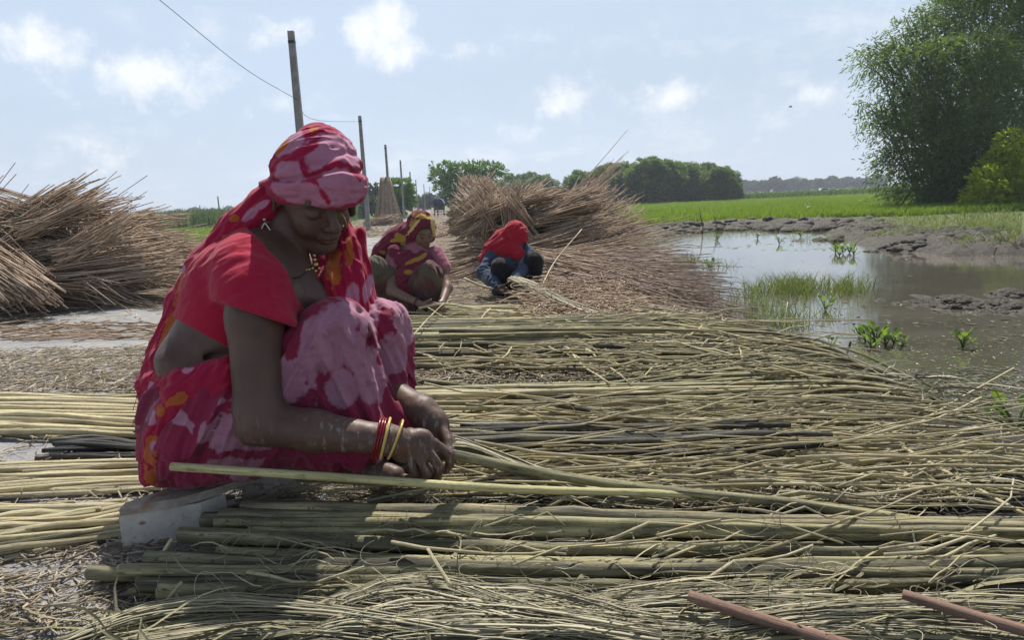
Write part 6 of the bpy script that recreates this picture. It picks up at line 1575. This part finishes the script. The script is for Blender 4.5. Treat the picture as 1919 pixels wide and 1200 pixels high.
tag(link('pond_grass', mesh('pond_grass', v, q, M_reed, True, {'rnd': rn})), 'thin green grass standing in the shallow pond', 'grass', kind='stuff')
# mixed grass on the muddy banks
n = 15000; px = r.uniform(1250, 1915, n); py = 388 + 92 * r.random(n)
c = np.array([G(a, b, -.45)[:2] for a, b in zip(px, py)]); sdv = poly_sd(c[:, 0], c[:, 1], shore_poly); nz = fbm(np.column_stack([c * .6, 0 * px]), 44, 3)
keep = (sdv > .05) & (nz + .10 * (sdv - 2) > -0.12) & (r.random(n) < .75); c = c[keep]
v, q, rn = blades(c, gz(c[:, 0], c[:, 1]), .17, .009, 83, .6)
tag(link('bank_grass', mesh('bank_grass', v, q, M_reed, True, {'rnd': rn})), 'patchy grass on the muddy bank below the bamboo thicket', 'grass', kind='stuff')
# floating scraps
def scraps(n, xr, yr, seed, mat, lab, size=(.01, .07)):
    r = np.random.default_rng(seed); px = r.uniform(*xr, n); py = r.uniform(*yr, n)
    c = np.array([G(a, b, WATER) for a, b in zip(px, py)]); nz = fbm(np.column_stack([c[:, :2] * 1.2, np.zeros(n)]), seed, 3); c = c[nz > -.08]; n = len(c)
    a = r.uniform(0, 6.28, n); l = r.uniform(*size, n); w = l * r.uniform(.08, .35, n)
    d = np.stack([np.cos(a), np.sin(a), r.normal(0, .06, n)], 1); s = np.stack([-np.sin(a), np.cos(a), r.normal(0, .1, n)], 1); c[:, 2] = WATER + .006
    v = np.stack([c - d * l[:, None], c + s * w[:, None], c + d * l[:, None], c - s * w[:, None]], 1).reshape(-1, 3)
    tag(link('floating_scraps', mesh('floating_scraps', v, np.arange(4 * n).reshape(n, 4), mat, False, {'rnd': np.repeat(r.random(n), 4), 'tu': np.column_stack([np.tile([0, .02, .04, .02], n), np.zeros(4 * n), np.repeat(r.random(n), 4)])})), lab, 'flotsam', kind='stuff')
scraps(3600, (1480, 1960), (600, 850), 84, S_scum, 'dark and pale plant scraps floating on the near water', (.008, .05))
scraps(500, (1300, 1960), (480, 620), 85, S_scum, 'plant scraps floating on the middle of the pond', (.01, .06))
scraps(1500, (1560, 1960), (620, 830), 86, M_reed, 'green weed scraps floating on the near water', (.006, .035))
scraps(1500, (1480, 1960), (600, 850), 89, S_litter, 'pale chaff floating on the near water', (.004, .02))
scraps(500, (1240, 1650), (440, 470), 87, M_hya, 'green weed floating by the far bank', (.03, .12))
# water hyacinths: one with leaves and stalks, then copies
def hyacinth(label, loc, seed, nl=11, s=1.0):
    r = np.random.default_rng(seed); o = thing('water_hyacinth', label, 'water plant', loc, 'water hyacinths'); pol = []
    for i in range(nl):
        a = r.uniform(0, 6.28); h = r.uniform(.05, .14) * s; d = np.array([math.cos(a), math.sin(a), 0]); tip = d * r.uniform(.03, .10) * s + np.array([0, 0, h])
        pol.append(curve_pts([np.zeros(3), tip * np.array([.4, .4, .6]), tip], 5))
        L = r.uniform(.045, .075) * s; up = d * .55 + np.array([0, 0, .75]) + r.normal(0, .15, 3); up /= np.linalg.norm(up); sd = np.cross(up, (0, 0, 1.0)); sd /= np.linalg.norm(sd); nn = np.cross(sd, up)
        th = np.linspace(0, 2 * math.pi, 9)[:-1]
        v = np.array([tip + up * L * (.5 - .5 * math.cos(t_)) + sd * L * .42 * math.sin(t_) + nn * .008 * abs(math.sin(t_)) for t_ in th] + [tip + up * L * .5 - nn * .004])
        f = np.array([(k_, (k_ + 1) % 8, 8) for k_ in range(8)])
        link('leaf', mesh('leaf', v, f, M_hya, True, {'rnd': np.full(9, r.random())}), o)
    v, q, tu = tubes(np.array(pol), np.full((nl, 5), .005 * s), 5)
    link('stalks', mesh('stalks', v, q, M_reed, True, {'rnd': np.full(len(v), .4)}), o)
    return o
hy = [hyacinth('water hyacinth in the small raft off the stalk tips', tuple(G(1640, 645, WATER)), 1), hyacinth('water hyacinth in the far raft between mud and open water', tuple(G(1580, 476, WATER)), 2, 9), hyacinth('single upright water hyacinth with a round leaf before the grass patch', tuple(G(1546, 582, WATER)), 3, 6)]
k = 0
for (a, b, s, lab) in [(1622, 640, .75, 0), (1660, 650, .7, 0), (1675, 645, .65, 0), (1632, 655, .6, 0), (1610, 632, .6, 0), (1690, 652, .55, 0), (1566, 474, 1.0, 1), (1592, 474, 1.1, 1), (1600, 480, .9, 1), (1573, 480, .9, 1), (1345, 450, .9, 2), (1420, 447, .9, 2), (1500, 444, .9, 2), (1460, 458, .9, 2), (1490, 662, .7, 3), (1555, 660, .7, 3), (1440, 668, .8, 3), (1905, 822, 1.3, 4), (1804, 652, .8, 5), (1330, 505, 1.0, 6), (1300, 500, 1.0, 6)]:
    L = ['water hyacinth in the small raft off the stalk tips', 'water hyacinth in the far raft between mud and open water', 'water hyacinth in the thin line along the far mud', 'small water hyacinth among dark twigs near the stalk tips', 'bright water hyacinth in the scum close to the near stalks', 'small yellowish water plant alone in the floating scum', 'water hyacinth at the tips of the russet heap'][lab]
    copy_tree(hy[k % 2], tuple(G(a, b, WATER)), k * 1.9, s, L); k += 1
# twigs and stakes
t = NT('wet_twig'); t.bsdf((.045, .036, .028), .6); M_twig = t.m
for i, (pts, r0, mt, lab) in enumerate([([G(1580, 672, WATER), P(1590, 655, 5.2), P(1594, 640, 5.2)], .012, M_twig, 'dark stub sticking out of the water near the hyacinth raft'), ([G(1465, 652, WATER), P(1470, 610, 5.6), P(1476, 566, 5.7)], .006, S_pale, 'thin pale reed standing alone in the pond'),
        ([G(1318, 432, WATER), P(1314, 410, 21), P(1310, 386, 21)], .016, M_twig, 'dark stake on the far bank'), ([G(1345, 430, WATER), P(1340, 412, 21), P(1334, 398, 21)], .014, M_twig, 'short dark stake leaning on the far bank'), ([G(1585, 712, WATER), P(1592, 700, 4.6), P(1606, 692, 4.6)], .008, M_twig, 'dark root end beside the stalk tips'),
        ([G(1780, 470, -.5), P(1740, 478, 12.4), G(1700, 486, WATER)], .012, S_pale, 'pale stick lying on the right hand mud bank'), ([P(1906, 448, 12), G(1860, 466, -.45)], .012, S_dry, 'brown stick lying on the right hand bank'), ([G(1560, 668, WATER), P(1558, 650, 5), P(1549, 640, 5)], .006, M_twig, 'thin dark twig poking out of the pond')]):
    single('pond_twig', lab, pts, r0, r0 * .6, mt, 6, 7)
# clods on the mud
r = np.random.default_rng(88)
def clod(seed):
    r = np.random.default_rng(seed); th = np.linspace(0, math.pi, 8); ph = np.linspace(0, 2 * math.pi, 13)[:-1]
    v = np.array([(math.sin(a) * math.cos(b), math.sin(a) * math.sin(b), math.cos(a) * .9) for a in th for b in ph]); v *= (1 + .4 * fbm(v * 2.0 + seed * 7, seed, 3, .6))[:, None]
    i = np.arange(84).reshape(7, 12); f = np.stack([i, i + 12, np.roll(i, -1, 1) + 12, np.roll(i, -1, 1)], -1).reshape(-1, 4)[:, ::-1] * 1; return v, f
cv_ = [clod(s) for s in range(5)]; V = []; Fq = []; o_ = 0
for (a, b, n, sx, sy, s) in [(1800, 569, 340, 80, 9, .06), (1885, 553, 110, 26, 4, .06), (1860, 584, 120, 45, 6, .05), (1450, 428, 150, 130, 5, .22), (1640, 442, 50, 50, 5, .18), (1800, 455, 80, 90, 10, .16), (1690, 470, 36, 60, 4, .12), (1280, 434, 50, 60, 3, .2), (1540, 450, 20, 40, 3, .14), (1570, 706, 14, 40, 6, .03)]:
    for _ in range(n):
        p = G(a + r.normal(0, sx * .6), b + r.normal(0, sy * .5), WATER); g = max(float(gz(p[0], p[1])), WATER - .02); v, f = cv_[r.integers(5)]; sz = s * r.uniform(.3, 1.0); an = r.uniform(0, 6.28)
        w = v * sz * np.array([r.uniform(.8, 1.6), 1, r.uniform(.5, .9)]); w = np.column_stack([w[:, 0] * math.cos(an) - w[:, 1] * math.sin(an), w[:, 0] * math.sin(an) + w[:, 1] * math.cos(an), w[:, 2]])
        V.append(w + np.array([p[0], p[1], g + .1 * sz])); Fq.append(f + o_); o_ += len(v)
V = np.vstack(V); nV = len(V)
tag(link('mud_clods', mesh('mud_clods', V, np.vstack(Fq), M_soil, True, {'mud': np.ones(nV), 'grass': np.zeros(nV)})), 'wet lumps of dug mud along the banks and islets', 'mud', kind='stuff')

# ------------------------------------------------------------------ far small things
M_white = plain('white_feather', (.8, .8, .78), .8); M_beak = plain('yellow_beak', (.5, .35, .05), .5); M_tyre = plain('rubber', (.02, .02, .02), .8); M_blue = plain('blue_canopy', (.22, .22, .50), .7); M_dkp = plain('dark_paint', (.05, .06, .07), .5); M_glass = plain('dark_glass', (.03, .04, .05), .15); M_carw = plain('white_paint', (.78, .78, .78), .35)
def lathe(name, prof, parent, mat, c, ax=(0, 0, 1.0), n=10):
    ax = np.asarray(ax, float); ax /= np.linalg.norm(ax); u = np.cross(ax, (0.3, 1, .2)); u /= np.linalg.norm(u); w = np.cross(ax, u); th = np.arange(n) / n * 2 * math.pi
    v = np.array([np.asarray(c) + ax * h + rr * (math.cos(t_) * u + math.sin(t_) * w) for (rr, h) in prof for t_ in th]); K = len(prof)
    i = np.arange(K * n).reshape(K, n); f = np.stack([i[:-1], np.roll(i, -1, 1)[:-1], np.roll(i, -1, 1)[1:], i[1:]], -1).reshape(-1, 4)
    return link(name, mesh(name, v, f, mat, True), parent)
# egret on the field edge
b = G(1514, 397, -.45); dE = b[1]
E_ = thing('egret', 'white egret standing at the edge of the rice field', 'bird', tuple(b), None, 0.0, .6)
lathe('body', [(.005, -.22), (.06, -.14), (.09, 0), (.07, .12), (.01, .24)], E_, M_white, (0, 0, .34), (-.85, 0, -.35))
v, q, tu = tubes(np.array([curve_pts([(-.16, 0, .40), (-.24, 0, .50), (-.19, 0, .58), (-.25, 0, .66)], 8)]), np.linspace(.035, .022, 8)[None], 6); link('neck', mesh('neck', v, q, M_white, True), E_)
lathe('beak', [(.018, 0), (.001, .12)], E_, M_beak, (-.26, 0, .66), (-1, 0, -.1), 6)
for s in (-.03, .03):
    v, q, tu = tubes(np.array([[(0, s, .28), (.02, s, .14), (0, s, -.02)]]), np.full((1, 3), .009), 5); link('leg', mesh('leg', v, q, M_tyre, True), E_)
# flying bird
bp = GY(1481, 200, 45); B_ = thing('flying_bird', 'tiny dark bird flying in the open sky', 'bird', tuple(bp))
lathe('body', [(.003, -.14), (.035, -.05), (.03, .06), (.002, .16)], B_, M_dkp, (0, 0, 0), (1, .2, 0), 7)
for s in (-1, 1): link('wing', mesh('wing', [(-.05, 0, .01), (.06, 0, .01), (.04 , s * .16, .05), (-.02, s * .34, .0), (-.06, s * .15, .05)], np.array([[0, 1, 2, 4]]), M_dkp, True), B_); 
# cycle rickshaw far down the road
dR = 66.0; gR = float(gz(RDX * dR - 2.0, dR)); pR = GY(823, 400, dR); RK = thing('cycle_rickshaw', 'cycle rickshaw with a blue and white hood far down the road', 'rickshaw', (pR[0], dR, gR))
for (x_, y_) in ((-.45, .2), (.45, .2), (0, -1.2)): ring('wheel', RK, np.array([x_, y_, .36]) + np.array(RK.location), (1, 0, 0), .34, .03, M_tyre)
def boxm(name, parent, c, s, mat, taper=1.0):
    v = [(c[0] + sx * s[0] * (taper if sz > 0 else 1), c[1] + sy * s[1] * (taper if sz > 0 else 1), c[2] + sz * s[2]) for sz in (-1, 1) for sx, sy in ((-1, -1), (1, -1), (1, 1), (-1, 1))]
    f = np.array([(0, 3, 2, 1), (4, 5, 6, 7), (0, 1, 5, 4), (1, 2, 6, 5), (2, 3, 7, 6), (3, 0, 4, 7)]); return link(name, mesh(name, v, f, mat, False), parent)
boxm('seat', RK, (0, .2, .72), (.45, .4, .16), M_dkp, .9); boxm('footboard', RK, (0, -.3, .42), (.35, .3, .04), M_dkp)
th = np.linspace(0, math.pi, 9); v = np.array([(.55 * math.cos(a), y_, 1.15 + .5 * math.sin(a)) for y_ in (-.35, .65) for a in th]); i = np.arange(8)
link('hood', mesh('hood', v, np.stack([i, i + 1, i + 10, i + 9], 1), M_blue, True), RK)
v = np.array([(.56 * math.cos(a), y_, 1.15 + .515 * math.sin(a)) for y_ in (-.42, -.2) for a in th]); boxm('hood_back', RK, (0, .62, 1.2), (.5, .03, .36), M_blue); boxm('seat_back', RK, (0, .5, .95), (.48, .05, .25), M_dkp)
link('hood_trim', mesh('hood_trim', v, np.stack([i, i + 1, i + 10, i + 9], 1), M_carw, True), RK)
for x_ in (-.52, .52):
    v, q, tu = tubes(np.array([[(x_, .2, .6), (x_, .2, .9), (x_, .1, 1.2)]]), np.full((1, 3), .02), 5); link('hood_strut', mesh('hood_strut', v, q, M_dkp, True), RK)
v, q, tu = tubes(np.array([curve_pts([(0, .1, .6), (0, -.6, .7), (0, -1.1, .95), (0, -1.2, .4)], 8)]), np.full((1, 8), .025), 5); link('frame', mesh('frame', v, q, M_dkp, True), RK)
# white car at the far edge of the right hand fields
dC = 135.0; pC = GY(1543, 360, dC); CR = thing('white_car', 'small white car far across the right hand fields', 'car', (pC[0], dC, pC[2] - .35))
boxm('body', CR, (0, 0, .45), (1.5, .6, .28), M_carw, .96); boxm('cabin', CR, (.1, 0, .92), (.9, .55, .22), M_carw, .8); boxm('window', CR, (.1, -.50, .92), (.6, .06, .14), M_glass, .85)
for x_ in (-.9, .9): ring('wheel', CR, np.array([x_, -.58, .25]) + np.array(CR.location), (0, 1, 0), .2, .08, M_tyre, 1.0, (0, 0, 1.0), 16)
# seedling at the lower left and weeds by the cone
def weed(label, loc, s, seed, nl=8):
    r = np.random.default_rng(seed); o = thing('weed', label, 'plant', loc); 
    for i in range(nl):
        a = r.uniform(0, 6.28); d = np.array([math.cos(a), math.sin(a), r.uniform(.2, 1.0)]); d /= np.linalg.norm(d); sd = np.cross(d, (0, 0, 1.0)); sd /= np.linalg.norm(sd); L = s * r.uniform(.6, 1.2)
        v = [(0, 0, 0), d * L * .5 + sd * L * .2, d * L, d * L * .5 - sd * L * .2]; link('leaf', mesh('leaf', np.array([np.zeros(3), v[1], v[2], v[3]]), np.array([[0, 1, 2, 3]]), M_hya, True, {'rnd': np.full(4, r.random())}), o)
    return o
weed('tiny green seedling on the tarmac by the fibre row', tuple(G(236, 1155, .012)), .018, 1, 6)
for i, (a, b, s, lab) in enumerate([(694, 416, .9, 'low green weed before the near heap at the cone'), (705, 412, .7, 'second low green weed at the foot of the cone'), (760, 408, .7, 'green weed right of the cone of sticks')]):
    p = G(a, b, -.38); weed(lab, tuple(p), s * .55, 5 + i, 26)

# ------------------------------------------------------------------ the humid air over the fields
t = NT('humid_air')
pv = t.n('ShaderNodeVolumePrincipled'); pv.inputs['Color'].default_value = (0.80, 0.88, 1.0, 1); pv.inputs['Density'].default_value = 0.0008; pv.inputs['Anisotropy'].default_value = 0.2
t.t.links.new(pv.outputs[0], t.out.inputs['Volume'])
hx, hy0, hy1, hz0, hz1 = 520.0, -40.0, 620.0, -2.2, 16.0
v = [(sx * hx, y_, z_) for z_ in (hz0, hz1) for (sx, y_) in ((-1, hy0), (1, hy0), (1, hy1), (-1, hy1))]
hz_o = link('haze', mesh('haze', v, np.array([(0, 3, 2, 1), (4, 5, 6, 7), (0, 1, 5, 4), (1, 2, 6, 5), (2, 3, 7, 6), (3, 0, 4, 7)]), t.m, False)); tag(hz_o, kind='stuff')
